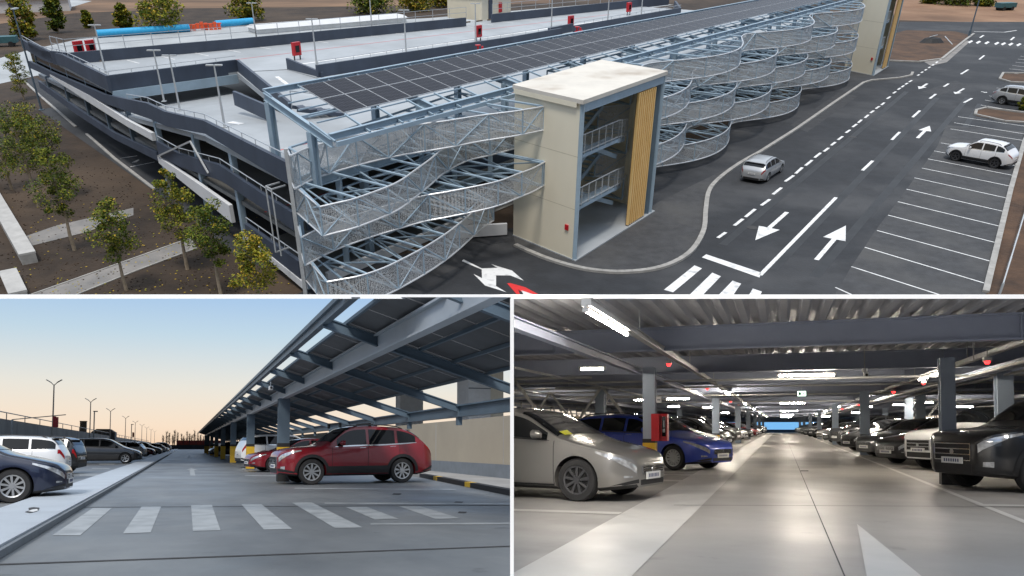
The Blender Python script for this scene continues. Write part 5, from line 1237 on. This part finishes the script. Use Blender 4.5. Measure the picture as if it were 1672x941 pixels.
o = thing('red_fence', 'long dull red fence behind the far end barrier', 'fence', D, (4, 290, 0)); MB().bx(-2.5, 12, 290, 290.5, 0, 2.9).build('panel', mat('fence_red', (.36, .07, .06), .8, var=.2), o, D)
mb = MB()
for i in range(8): mb.bx(-2.4 + i * 2, -2.25 + i * 2, 289.9, 290, 0, 3.2)
mb.build('post', m_parapet, o, D)
def bare_tree(x, t, h, seed, label):
    rg = random.Random(seed); o = local_thing('poplar', label, 'tree', D, (x, t, 0), 0, 'bare poplars at the end of the deck'); mb = MB(); mb.tube((0, 0, 0), (0, 0, h), .18, 6, .03); mb.build('trunk', m_bark_dk, o, D)
    tw = MB()
    for i in range(34):
        z = rg.uniform(.15, .95) * h; a = rg.uniform(0, 6.28); L = (1 - z / h * .8) * h * .28; p = V((0, 0, z)); q = p + V((math.cos(a) * L * .45, math.sin(a) * L * .45, L)); tw.tube(p, q, .05, 3, .01)
        for _ in range(4): r_ = p.lerp(q, rg.uniform(.3, 1)); tw.tube(r_, r_ + V((rg.uniform(-.5, .5), rg.uniform(-.5, .5), rg.uniform(.2, .9))), .03, 3, .005)
    tw.build('twigs', mat('twig_brown', (.075, .05, .035), .9), o, D)
for i, x in enumerate((266, 272, 276, 282, 285, 290, 296, 300, 305, 309, 313, 317, 323, 327, 332)):
    t = 300 + (i * 37 % 11); bare_tree(at_t(x, 728, t).x, t, 4.3 + (i * 5 % 7) * .34, i, 'bare brown poplar in the row behind the red fence')

# ------------------------------------------------------------------ cars on the roof deck
yw = yaw_of(F_DECK, 301, 728)
def U2(x, y, h=0.0): return P2(x, y, h)
NR = R(2); NL_ = math.pi + R(2)      # nose to the right / to the left, across the aisle
car_at('hatch', 'navy', D, U2, 19, 822, R(-1), 'dark navy hatchback in the nearest bay by the walkway, chrome grille, silver spoked wheels', group='cars parked along the deck wall', spokes=10)
car_at('sedan', 'navy', D, U2, 10, 797, R(-1), 'dark blue car half hidden behind the nearest navy hatchback', group='cars parked along the deck wall', which='front')
car_at('bigsuv', 'white', D, U2, 117, 781, math.pi - R(2), 'large white sport utility car parked tail outwards with a red tail lamp', which='tail', side=-1, scale=.84, group='cars parked along the deck wall')
car_at('boxy', 'black', D, U2, 143, 772, math.pi - R(12), 'small boxy black and white car parked tail outwards', which='tail', side=-1, scale=.90, group='cars parked along the deck wall')
car_at('mpv', 'charcoal', D, U2, 204, 757, R(-2), 'black people carrier parked nose outwards to the walkway', group='cars parked along the deck wall', spokes=6)
car_at('wagon', 'white', D, U2, 240, 748.5, math.pi - R(8), 'white estate car parked tail outwards past the black people carrier', which='tail', side=-1, group='cars parked along the deck wall')
for x, y, kd, colr, hd_, wh, lb in ((252, 745.3, 'hatch', 'maroon', R(-2), 'nose', 'dark red hatchback beyond the white estate car'), (264, 743.2, 'mpv', 'grey', R(-2), 'nose', 'grey people carrier towards the far end of the wall row'), (271, 741.3, 'hatch', 'white', math.pi, 'tail', 'white hatchback far along the wall row'), (276, 739.6, 'sedan', 'silver', R(-2), 'nose', 'silver saloon at the far end of the wall row'), (280, 738.0, 'suv', 'silver', math.pi, 'tail', 'pale car farthest along the wall row')):
    car_at(kd, colr, D, U2, x, y, hd_, lb, which=wh, side=-1, group='cars parked along the deck wall', simple=True)
car_at('suv', 'red', D, U2, 509, 792.0, NL_ + R(4), 'deep red crossover with roof bars parked under the canopy in front of the beige wall', group='cars under the canopy', spokes=9)
car_at('sedan', 'red', D, U2, 447, 771, NL_ + R(8), 'bright red car tucked beyond the deep red crossover', which='front', group='cars under the canopy')
car_at('bigsuv', 'white', D, U2, 431, 764.5, R(10), 'white sport utility car parked tail outwards beside the yellow banded column', which='rear', group='cars under the canopy')
car_at('hatch', 'bluegrey', D, U2, 386, 752, NL_ + R(8), 'blue-grey hatchback behind the yellow banded column', which='nose', side=1, group='cars under the canopy', simple=True)
car_at('mpv', 'black', D, U2, 358, 745.3, NL_ + R(6), 'black people carrier further under the canopy', which='front', group='cars under the canopy', simple=True)
for x, y, kd, colr, lb in ((343, 739.5, 'hatch', 'silver', 'silver hatchback deep under the canopy'), (339, 737.4, 'sedan', 'white', 'pale saloon deep under the canopy'), (335, 735.6, 'suv', 'darkgrey', 'dark car farthest under the canopy')):
    car_at(kd, colr, D, U2, x, y, NL_, lb, which='nose', side=1, group='cars under the canopy', simple=True)
# roof bars of the red crossover
for o in list(COL.objects):
    if o.get('label', '').startswith('deep red crossover'):
        mb = MB()
        for x in (.55, -.35): mb.bar((x, -.62, 1.755), (x, .62, 1.755), .07, .035)
        for x in (.55, -.35):
            for sg in (1, -1): mb.bar((x, sg * .60, 1.62), (x, sg * .60, 1.77), .09, .06)
        mb.build('roof_bar', m_trim, o)
# ================================================================== inside the covered parking hall
HM = M_HALL
def hstruct(mb, name, m, cut=CUT_HALL, **k): return mb.build(name, m, None, HM, cut=cut, kind='structure', **k)
Hi = HM.inverted(); eye3 = Hi @ EYE
def at3(px_, py_, t):
    d = Hi.to_3x3() @ (F_DECK @ ray(px_, py_)); return eye3 + d * ((t - eye3.y) / d.y)
def G3(x, y): p = P3(x, y); return (p.x, p.y)
def q3(mb, pts, z=.005): mb.poly([V((*G3(x, y), z)) for x, y in pts])
TE = 152.0
hstruct(MB().poly([(-25, 4.2, 0), (25, 4.2, 0), (25, TE + 8, 0), (-25, TE + 8, 0)]), 'hall_floor', m_hall_floor)
sL0, sL1 = G3(1019, 837)[0], G3(1060, 913)[0]
sR = G3(1520, 792)[0]
hstruct(MB().poly([(-25, 4.2, .003), (sL0, 4.2, .003), (sL0, TE, .003), (-25, TE, .003)]).poly([(sR + .06, 4.2, .003), (25, 4.2, .003), (25, TE, .003), (sR + .06, TE, .003)]), 'bay_floor', m_bay_floor)
hl = MB().poly([(sL0, 4.2, .006), (sL1, 4.2, .006), (sL1, TE, .006), (sL0, TE, .006)]).poly([(sR - .05, 4.2, .006), (sR + .05, 4.2, .006), (sR + .05, TE, .006), (sR - .05, TE, .006)])
for p in (((838, 835.2), (1010, 841), (1016, 837.6), (838, 832)), ((1070, 786), (1113, 787.5), (1117, 785), (1072, 784)), ((1062, 776.5), (1128, 777.5), (1131, 775.5), (1066, 775)), ((1592, 824), (1690, 826), (1690, 829.5), (1600, 827))): q3(hl, p, .009)
for t in range(24, 150, 6):
    hl.poly([(sL0 - 4.6, t, .009), (sL0, t - 1.2, .009), (sL0, t - 1.04, .009), (sL0 - 4.6, t + .16, .009)]); hl.poly([(sR, t, .009), (sR + 4.6, t + 1.2, .009), (sR + 4.6, t + 1.36, .009), (sR, t + .16, .009)])
ar = [(1399, 857), (1408, 870), (1509, 946), (1417, 946)]
q3(hl, ((1399.5, 857), (1509, 946), (1416, 946)), .009)
hstruct(hl, 'hall_lines', m_hall_line)
hj = MB(); s0, s1 = G3(1378, 940)[0], 0
hj.poly([(G3(1378, 940)[0] - .006, 5, .012), (G3(1378, 940)[0] + .006, 5, .012), (G3(1312, 788)[0] + .006, 60, .012), (G3(1312, 788)[0] - .006, 60, .012)]); q3(hj, ((1307, 770.6), (1320, 770.6), (1320, 769), (1307, 769)), .012); q3(hj, ((1100, 826.4), (1672, 829), (1672, 828.6), (1100, 826)), .0122)
hstruct(hj, 'floor_joint', m_joint)
sTL, sTR = P3(1081, 575.5, 2.46).x, P3(1502, 619, 2.46).x
# structure of the hall
ph = thing('parking_hall', 'steel parking hall with corrugated ceiling and blue-grey beams', 'parking hall', HM, (0, 40, 0))
def hp(mb, name, m, parent=None, **k): return mb.build(name, m, parent or ph, HM, cut=CUT_HALL, **k)
ZC = 2.90
co = MB(); s = -19.5; n = 0
prof = [(0, 0), (.10, 0), (.15, .075), (.25, .075), (.30, 0)]
while s < 20:
    for (a, za), (b, zb__) in zip(prof[:-1], prof[1:]):
        co.add([(s + a, 9.0, ZC + za), (s + b, 9.0, ZC + zb__), (s + b, 62, ZC + zb__), (s + a, 62, ZC + za)], [(0, 1, 2, 3)])
    s += .30
co.bx(-19.5, 20, 62.0, TE, ZC, ZC + .05)
hp(co, 'corrugated_deck', m_corr)
hp(MB().bx(-20, 20.5, 8.0, TE + .5, ZC + .09, ZC + .16), 'roof_slab', m_inner)
t = 14.3; bi = 0
while t < TE:
    hp(MB().ibeam((-19, t, ZC - .215), (19.5, t, ZC - .215), .19, .42, .03), 'beam', m_hall_steel)
    if bi < 6: 
        for s in (-6.9, -3.97, 3.5, 6.6): hp(MB().bx(s - .012, s + .012, t - .085, t + .085, ZC - .39, ZC - .03), 'beam_stiffener', m_hall_steel)
    t += 6.2; bi += 1
for s in (P3(1051, 609, 2.4).x, P3(1527, 629, 2.4).x, -9.2, 9.6): hp(MB().ibeam((s, 9, ZC - .50), (s, TE, ZC - .50), .13, .15, .02), 'longitudinal_beam', m_hall_steel)
cols = [(at3(1061, 695, 18.2).x, 18.2, .27)] + [(-3.97, t, .34) for t in (48.4, 66, 84, 102, 120, 138)] + [(at3(1169, 695, 36).x, 36, .30)]
cols = cols[:1] + [(at3(x, 695, t).x, t, .34) for x, t in ((1205, 54), (1222, 72), (1233, 92), (1240, 112), (1246, 134))] + cols[-1:]
cols += [(at3(x, 695, t).x, t, .34) for x, t in ((1547, 17.6), (1412, 34), (1364, 52), (1338, 72), (1323, 92), (1313, 112), (1306, 134))] + [(at3(x, 695, t).x, t, .34) for x, t in ((981, 29), (1640, 22), (1503, 36), (1484, 42), (1446, 60), (1110, 60), (1150, 90), (1400, 88))]
cols = [(s, t, .26 if 17 < t < 18 else w) for s, t, w in cols]
for s, t, w in cols:
    k = w / 2
    c = hp(MB().ibeam((s, t, 0), (s, t, ZC - .43), w, w, .04, (0, 1, 0)).bx(s - k + .04, s + k - .04, t - k + .03, t - k + .06, 0, ZC - .43), 'column', m_hall_col)
    z1 = .76 if t < 30 else .72
    hp(MB().bx(s - k - .008, s + k + .008, t - k - .008, t + k + .008, .38, z1), 'warning_band', m_yellow, c); hp(MB().bx(s - k - .01, s + k + .01, t - k - .01, t + k + .01, z1, z1 + .09), 'black_band', m_black, c)
    if t < 30: hp(MB().bx(s - k - .009, s + k + .009, t - k - .009, t + k + .009, .004, .379), 'base_band', m_black, c)
for s, w in ((sTL, .11), (sTR, .11)): hp(MB().bx(s - w / 2, s + w / 2, 8.5, TE, 2.46, 2.54).bx(s - w / 2 - .015, s + w / 2 + .015, 8.5, TE, 2.535, 2.545), 'cable_tray', m_tray)
hg = MB()
for t in range(12, 150, 7):
    for s in (sTL, sTR): hg.tube((s, t, 2.53), (s, t, ZC), .012, 4)
hp(hg, 'tray_hanger', m_tray)
pp = MB()
for t, z in ((22.0, 2.36), (27.0, 2.42), (34, 2.40), (44, 2.40)): pp.tube((-12, t, z), (12, t, z), .03, 6)
for s in (4.3, 5.0, -5.2): pp.tube((s, 12, 2.35), (s, TE, 2.35), .03, 6)
for s, t in ((3.2, 16.0), (1.1, 22.0), (-1.0, 27)): pp.tube((s, t, 2.3), (s, t, ZC), .012, 4)
hp(pp, 'pipe', m_tray)
# edges of the hall: barrier walls, bracing trusses and the far opening
for s, nm in ((-13.2, 'edge_barrier'), (14.2, 'edge_barrier')):
    hp(MB().bx(s, s + .2, 14, TE, -.1, 1.12), nm, m_parapet); hp(MB().bx(s, s + .2, 14, TE, 2.15, ZC), 'edge_beam', m_hall_steel)
for s in (-12.9, 13.9):
    for t in range(16, 146, 4):
        trs = MB().bar((s, t, 1.1), (s, t + 2, 2.3), .07, .07).bar((s, t + 2, 2.3), (s, t + 4, 1.1), .07, .07).tube((s, t, .9), (s, t, 2.4), .04, 5).bar((s, t, 2.3), (s, t + 4, 2.3), .06, .06)
        hp(trs, 'bracing_truss', m_tray)
for s, t in ((-6.9, 20.6), (-5.6, 26), (-8.5, 30), (-7.4, 36), (8.2, 26), (10.2, 34), (7.4, 44), (11.8, 40)):
    hp(MB().bar((s - .8, t, 1.3), (s, t, 2.45), .07, .07).bar((s + .9, t, 1.3), (s, t, 2.45), .07, .07).tube((s - 1.6, t, 2.42), (s + 2.2, t, 2.42), .035, 5), 'bracing_truss', m_tray)
scn = MB()
for s in (-13.6, 14.6):
    pts = [V((s + .5 * math.sin(t * .35), t, 1.05)) for t in range(14, 146, 2)]
    for a, b in zip(pts[:-1], pts[1:]): scn.add([a, b, b + V((0, 0, .62)), a + V((0, 0, .62))], [(0, 1, 2, 3)])
hp(scn, 'edge_mesh_screen', m_mesh)
tarp = mat('tan_tarpaulin', (.40, .32, .19), .7, col2=(.52, .44, .30), scale=1.4)
tp = thing('tarpaulin', 'crumpled tan tarpaulin hung along the edge of the hall behind the silver car', 'tarpaulin', HM, (-12.6, 52, 1.0))
mb = MB(); rg_ = random.Random(9); prev = None
for i in range(28):
    p = V((-12.4 + rg_.uniform(-.2, .2), 44 + i * .9, 1.0)); q = p + V((rg_.uniform(-.3, .3), 0, rg_.uniform(.55, .95)))
    if prev: mb.add([prev[0], p, q, prev[1]], [(0, 1, 2, 3)])
    prev = (p, q)
mb.build('sheet', tarp, tp, HM, cut=CUT_HALL); MB().tube((-12.4, 44, 1.9), (-12.4, 68, 1.9), .03).build('rope', m_tray, tp, HM, cut=CUT_HALL)
hp(MB().bx(-3.1, 3.1, TE + .5, TE + .6, 0, .42), 'end_barrier', m_parapet); hp(MB().bx(-19, -3.1, TE, TE + .3, 0, 1.2).bx(3.1, 19, TE, TE + .3, 0, 1.2).bx(-19, 19, TE, TE + .3, 1.75, ZC), 'end_wall', m_hall_steel)
hp(MB().bx(-3.1, 3.1, TE + .4, TE + .45, .42, 1.75).bx(-14, -3.3, TE + .4, TE + .45, 1.2, 1.75).bx(3.3, 14, TE + .4, TE + .45, 1.2, 1.75), 'end_sky_glow', lit('daylight_glow', (.20, .50, .88), 1.0))  # glowing blue sheets added to imitate daylight sky in the far opening
# tube lights
def tube_light(p, q, label, group='ceiling tube lights', off=False, dim=False):
    p, q = V(p), V(q); m = (p + q) / 2; d = (q - p); L = d.length; o = local_thing('tube_light', label, 'tube light', HM, m, math.atan2(d.y, d.x), group)
    MB().bx(-L / 2 - .06, L / 2 + .06, -.016, .016, .012, .05).build('housing', m_tray, o, HM)
    MB().tube((-L / 2, 0, -.010), (L / 2, 0, -.010), .024, 10).build('tube', m_tubeoff if off else m_tube_dim if dim else m_tube, o, HM); 
    if not off: MB().bx(-L / 2 - .05, -L / 2, -.03, .03, -.034, .012).bx(L / 2, L / 2 + .05, -.03, .03, -.034, .012).build('end_cap', m_tray, o, HM)
tube_light((sTL, 8.5, 2.42), (sTL, 10.9, 2.42), 'bright tube light on the cable tray over the silver hatchback, largest of all', dim=True)
for i, t in enumerate((31, 47, 63, 80, 98, 118)): tube_light((sTL, t, 2.42), (sTL, t + 2.8, 2.42), 'tube light on the tray over the silver car row, ' + ('second', 'third', 'fourth', 'fifth', 'sixth', 'seventh')[i] + ' from the front')
for i, t in enumerate((39, 57, 74, 92, 112)): tube_light((sTR, t, 2.42), (sTR, t + 4.0, 2.42), 'lit tube on the tray over the black car row, ' + ('first', 'second', 'third', 'fourth', 'fifth')[i] + ' from the front')
tube_light((sTR - .1, 20.5, 2.42), (sTR - .1, 24.5, 2.42), 'long tube under the cable tray by the nearest column of the black row', dim=True)
for i, (t, w) in enumerate(((21, 'largest of the row'), (47, 'behind the exit sign'), (73, 'third down the aisle'), (99, 'fourth down the aisle'), (124, 'fifth down the aisle'))):
    tube_light((-.05, t, 2.40), (1.22 if i < 2 else 1.3, t, 2.40), 'crosswise tube light over the middle of the aisle, ' + w)
for i, (x, y, t, hw_, w) in enumerate(((967, 602, 16.8, .24, 'over the blue car, alone under the second beam'), (1107, 651, 34.7, .46, 'behind the column with the red cabinet'), (885, 636, 31, .26, 'over the roof of the silver car'), (927, 642, 36, .22, 'small, right of the one over the silver car roof'), (1045, 653, 40, .28, 'next to the first column edge'), (1100, 664, 52, .36, 'over the black car in the row'), (1156, 665, 50, .3, 'before the second column'), (1184, 674, 64, .28, 'far down the silver row'), (1508, 657, 41, .37, 'over the bays behind the white car'), (1467, 661, 46, .26, 'between the columns of the black row'), (1575, 664, 44, .34, 'in the bays past the nearest column'), (1399, 674, 66, .36, 'over the third column'), (1420, 664, 60, .14, 'small, by the second column'), (1348, 680, 88, .4, 'far down the black row'))):
    c = at3(x, y, t); tube_light((c.x - hw_, t, c.z), (c.x + hw_, t, c.z), 'crosswise tube light in the bays, ' + w)
# red occupancy lamps
for i, (x, y, t, w) in enumerate(((1092, 595, 17, 'by the first column with the red cabinet'), (1155, 635, 28, 'second along the tray of the silver row'), (1193, 656, 44, 'third along the tray of the silver row'), (1206, 662, 56, 'fourth along the tray of the silver row'), (1612, 591, 15.5, 'over the nearest column of the black row, largest'), (1508, 626, 24, 'second along the tray of the black row'), (1459, 640, 31, 'third along the tray of the black row'), (1402, 661, 46, 'fourth along the tray of the black row'), (1375, 668, 56, 'fifth along the tray of the black row'), (1340, 676, 78, 'sixth along the tray of the black row'))):
    c = at3(x, y, t); k = .055 if t < 30 else .07
    o = local_thing('bay_indicator', 'small hanging bay indicator glowing red, ' + w, 'indicator lamp', HM, c, 0, 'red bay indicators')
    MB().bx(-k * 1.1, k * 1.1, -k, k, k * .2, k * 1.3).build('housing', m_tray, o, HM); MB().tube((0, 0, k * .2), (0, 0, -k * .7), k * .9, 10, k * .6).build('lens', m_redled, o, HM); MB().tube((0, 0, k * 1.2), (0, 0, 2.46 - c.z if c.z < 2.4 else .1), .01, 4).build('stem', m_tray, o, HM)
# exit sign, camera, fire cabinet, notice
c = at3(1309, 643, 28); o = local_thing('exit_sign', 'small lit green and white exit sign hanging over the aisle', 'exit sign', HM, c)
MB().bx(-.13, .13, -.03, .03, -.08, .08).build('box', m_exit, o, HM); gs = mat('sign_green', (.01, .22, .07), .5)
MB().bx(-.10, -.02, -.034, -.03, -.05, .05).bx(.02, .10, -.034, -.03, -.012, .012).bx(.02, .05, -.034, -.03, -.035, .035).build('pictogram', gs, o, HM); MB().tube((0, 0, .08), (0, 0, ZC - c.z), .008, 4).build('hanger', m_tray, o, HM)
c = at3(1412, 611, 20); o = local_thing('security_camera', 'white dome security camera on a ceiling rod above the aisle', 'camera', HM, c)
MB().tube((0, 0, .04), (0, 0, .13), .06, 10).box((.02, -.03, 0), (.10, .14, .08)).build('housing', m_white, o, HM); MB().tube((.03, -.10, -.02), (.03, -.13, -.03), .03, 8).build('lens', m_trim, o, HM); MB().tube((0, 0, .13), (0, 0, ZC - c.z), .014, 5).build('rod', m_tray, o, HM)
c = at3(1078, 720, 17.8); zt = at3(1078, 676, 17.8).z
o = local_thing('fire_cabinet', 'red fire hose cabinet with a glazed door fixed to the first column', 'fire cabinet', HM, (c.x, 17.8, c.z)); hh = zt - c.z
MB().bx(-.16, .015, -.24, .14, 0, hh).bx(.02, .17, -.10, .14, 0, hh).build('cabinet', m_red, o, HM); d_ = MB().bx(.03, .165, -.125, -.10, .02, hh - .02).build('door', m_red, o, HM); MB().bx(.06, .14, -.132, -.125, .10, hh - .06).build('glass', m_glass, d_, HM)
MB().tube((.08, -.14, hh * .38), (.12, -.14, hh * .38), .04, 10).bx(.09, .11, -.145, -.133, hh * .5, hh * .75).build('hose', m_white, o, HM)
c = at3(1076, 653, 18.0); o = local_thing('notice_box', 'small white box on the first column above the red cabinet', 'box', HM, c); MB().bx(-.055, .055, -.04, .04, -.07, .07).build('cover', m_white, o, HM); MB().bx(-.035, .035, -.044, -.04, -.02, .015).build('label_plate', m_greybase, o, HM)

# ------------------------------------------------------------------ cars in the hall
U3 = lambda x, y, h=0.0: P3(x, y, h)
GA, GB = 'cars parked in the row with the silver hatchback', 'cars parked in the row with the black sport utility car'
hl_ = R(-14)
car_at('hatch', 'champagne', HM, U3, 941, 819.5, hl_, 'silver hatchback nose out in the nearest bay with a yellow sheet behind its windscreen', group=GA, spokes=9, dark=True, cut=CUT_HALL)
car_at('wagon', 'blue', HM, U3, 1099, 768.5, R(-27), 'bright blue estate car beyond the silver hatchback', group=GA, spokes=14)
car_at('hatch', 'white', HM, U3, 1171, 744, R(-15), 'pale hatchback just beyond the blue estate car', which='nose', side=0, group=GA)
car_at('mpv', 'black', HM, U3, 1191, 733, R(-14), 'black people carrier third beyond the silver hatchback', which='nose', side=0, group=GA)
for x, y, kd, cl, lb in ((1206, 727, 'suv', 'black', 'black car with glossy bonnet before the white one'), (1219, 721.5, 'hatch', 'white', 'white car half way down the silver row'), (1228, 717.5, 'hatch', 'black', 'black hatchback before the red car'), (1236, 714.5, 'hatch', 'red', 'red car far down the silver row'), (1242, 712, 'sedan', 'white', 'white saloon beyond the red car'), (1247, 709.8, 'hatch', 'darkgrey', 'dark grey car near the far opening'), (1251, 708.0, 'suv', 'grey', 'grey car nearest the far opening in the silver row')):
    car_at(kd, cl, HM, U3, x, y, R(-13), lb, which='nose', side=0, group=GA, simple=True)
hr = math.pi + R(28)
car_at('bigsuv', 'black', HM, U3, 1557, 801, hr, 'large black sport utility car with a chrome oval grille in the nearest bay', which='nose', side=0, group=GB, spokes=10)
car_at('suv', 'white', HM, U3, 1500, 768, hr, 'white crossover behind the yellow banded column', which='nose', side=0, group=GB, spokes=6)
car_at('mpv', 'grey', HM, U3, 1592, 769, math.pi + R(22), 'grey people carrier standing between the white and the black car, set back', which='nose', side=0, group=GB)
car_at('sedan', 'black', HM, U3, 1447, 759, hr, 'black saloon with bright headlamps next to the white crossover', which='nose', side=0, group=GB, spokes=8)
car_at('sedan', 'darkgrey', HM, U3, 1411, 747, math.pi + R(27), 'dark grey saloon with a clouded headlamp beyond the black saloon', which='nose', side=0, group=GB, spokes=8)
car_at('hatch', 'charcoal', HM, U3, 1383, 737, math.pi + R(26), 'charcoal hatchback beside the second column', which='nose', side=0, group=GB)
for x, y, kd, cl, lb in ((1363, 729, 'suv', 'darkgrey', 'dark crossover beyond the second column'), (1349, 723, 'hatch', 'grey', 'grey hatchback before the white one'), (1338, 719, 'sedan', 'white', 'white saloon with a red glint half way down the black row'), (1324, 715.5, 'suv', 'black', 'black crossover half way down its row'), (1316, 713, 'hatch', 'charcoal', 'charcoal car far down the black row'), (1309, 710.5, 'mpv', 'grey', 'grey people carrier far down the black row'), (1304, 708.6, 'hatch', 'white', 'pale car near the far opening'), (1300, 707.2, 'sedan', 'silver', 'silver saloon nearest the far opening in the black row')):
    car_at(kd, cl, HM, U3, x, y, math.pi + R(24), lb, which='nose', side=0, group=GB, simple=True)
# yellow sheet behind the silver car's windscreen lies against the glass
for o in list(COL.objects):
    if o.get('label', '').startswith('silver hatchback nose out'):
        s_, P_ = car_meshes('hatch'); t0 = .262
        mb = MB(); c0 = [s_.surf(t, k) + s_.normal(t, k) * .012 for t, k in ((.272, 9.3), (.272, 10.0), (.300, 10.1), (.296, 9.3))]
        mb.hexa([V((p.x, -p.y, p.z)) for p in c0], [V((p.x, -p.y, p.z + .006)) for p in c0]); mb.build('dash_sheet', mat('yellow_sheet', (.62, .60, .03), .6), o)
# second rows behind, dimly seen between the columns
for x, y, kd, cl, lb in ((1010, 727, 'sedan', 'black', 'dark car in the outer row behind the blue estate'), (1128, 714, 'suv', 'charcoal', 'dark crossover in the outer row behind the black people carrier'), (1640, 722, 'suv', 'black', 'dark car in the outer bays behind the grey people carrier'), (1545, 716, 'sedan', 'grey', 'grey car in the outer bays behind the nearest column')):
    car_at(kd, cl, HM, U3, x, y, R(0) if x < 1276 else math.pi, lb, which='nose', side=0, group='cars in the outer bays of the hall', simple=True)
# ================================================================== slab edge and partition between the three places
def rp_(x, y, d): # point on a picture ray at forward distance d
    return EYE + (F_DECK @ ray(x, y)) * d
W_ = Matrix.Identity(4)
def raysolid(x0, y0, x1, y1, d0, d1): # solid bounded by four sight planes
    return MB().hexa([rp_(x0, y1, d0), rp_(x1, y1, d0), rp_(x1, y1, d1), rp_(x0, y1, d1)], [rp_(x0, y0, d0), rp_(x1, y0, d0), rp_(x1, y0, d1), rp_(x0, y0, d1)])
m_slab = mat('white_slab', (.95, .95, .95), .7, var=.02)
raysolid(-160, 481, 1840, 488, 10.2, 10.6).build('white_slab_edge', m_slab, None, W_, kind='structure')
raysolid(833, 487.5, 839, 990, 5.6, 60).build('partition_wall', m_slab, None, W_, kind='structure')

# ================================================================== sky, sun, view
world = bpy.data.worlds.new('World'); sc.world = world; world.use_nodes = True
wn = world.node_tree; bg = wn.nodes['Background']
sky = wn.nodes.new('ShaderNodeTexSky'); sky.sky_type = 'NISHITA'; sky.sun_disc = False
SUN_EL, SUN_AZ = R(36), R(186)
sky.sun_elevation = SUN_EL; sky.sun_rotation = SUN_AZ; sky.altitude = 100; sky.air_density = 1.0; sky.dust_density = 2.0; sky.ozone_density = 1.0
# thin high overcast with a warm band along the horizon, laid over the clear sky by elevation
tcw = wn.nodes.new('ShaderNodeTexCoord'); sep = wn.nodes.new('ShaderNodeSeparateXYZ'); wn.links.new(tcw.outputs['Generated'], sep.inputs[0])
rmp = wn.nodes.new('ShaderNodeValToRGB'); el = rmp.color_ramp.elements
el[0].position = 0.0; el[0].color = (.10, .10, .10, 1)
stops = ((.500, (.95, .68, .47)), (.510, (.95, .74, .56)), (.535, (.78, .73, .65)), (.565, (.50, .63, .72)), (.60, (.285, .47, .76)), (.63, (.26, .45, .80)), (.75, (.80, .92, 1.10)), (1.0, (1.0, 1.10, 1.22)))
el[1].position = .499; el[1].color = (.12, .11, .10, 1)
for ps, c in stops: e = el.new(ps); e.color = (*c, 1)
mr = wn.nodes.new('ShaderNodeMapRange'); mr.inputs['From Min'].default_value = -1; mr.inputs['From Max'].default_value = 1
wn.links.new(sep.outputs['Z'], mr.inputs['Value']); wn.links.new(mr.outputs['Result'], rmp.inputs['Fac'])
sc1 = wn.nodes.new('ShaderNodeVectorMath'); sc1.operation = 'SCALE'; sc1.inputs['Scale'].default_value = 8.6
wn.links.new(rmp.outputs['Color'], sc1.inputs[0])
mxw = wn.nodes.new('ShaderNodeMix'); mxw.data_type = 'RGBA'; mxw.inputs['Factor'].default_value = .84
wn.links.new(sky.outputs['Color'], mxw.inputs['A']); wn.links.new(sc1.outputs['Vector'], mxw.inputs['B'])
wn.links.new(mxw.outputs['Result'], bg.inputs['Color']); bg.inputs['Strength'].default_value = 0.13
sun = bpy.data.lights.new('sun', 'SUN'); sun.energy = 2.5; sun.angle = R(11); sun.color = (1.0, .94, .86)
so = bpy.data.objects.new('sun', sun); COL.objects.link(so)
dirv = V((math.sin(SUN_AZ) * math.cos(SUN_EL), math.cos(SUN_AZ) * math.cos(SUN_EL), math.sin(SUN_EL)))
so.rotation_euler = dirv.to_track_quat('Z', 'Y').to_euler(); so.location = (0, 0, 60)
sc.view_settings.view_transform = 'Standard'; sc.view_settings.look = 'None'; sc.view_settings.exposure = 0.0; sc.view_settings.gamma = 1.0
sc.render.engine = 'CYCLES'; sc.cycles.use_denoising = True; sc.cycles.max_bounces = 10; sc.cycles.diffuse_bounces = 7; sc.cycles.transparent_max_bounces = 16; sc.cycles.sample_clamp_indirect = 6.0

# block added behind the viewpoint, out of view, to darken reflections and shade the hall
wg = thing('rear_light_blocker', 'added dark block behind the viewpoint that darkens reflections and blocks light', 'building', W_, (0, -34, -1.6))
MB().bx(.35, 46, -3.2, -2.4, -1.6, 7.8).build('end_wall', m_wall_concrete, wg, W_)  # added unseen wall, keeps sun and sky light off the hall entrance
MB().bx(-90, 90, -44, -34, -1.6, 8.5).build('wall', m_parapet, wg, W_); MB().bx(-90.5, 90.5, -44.5, -33.5, 8.5, 9.2).build('roof', m_steel_dk, wg, W_)
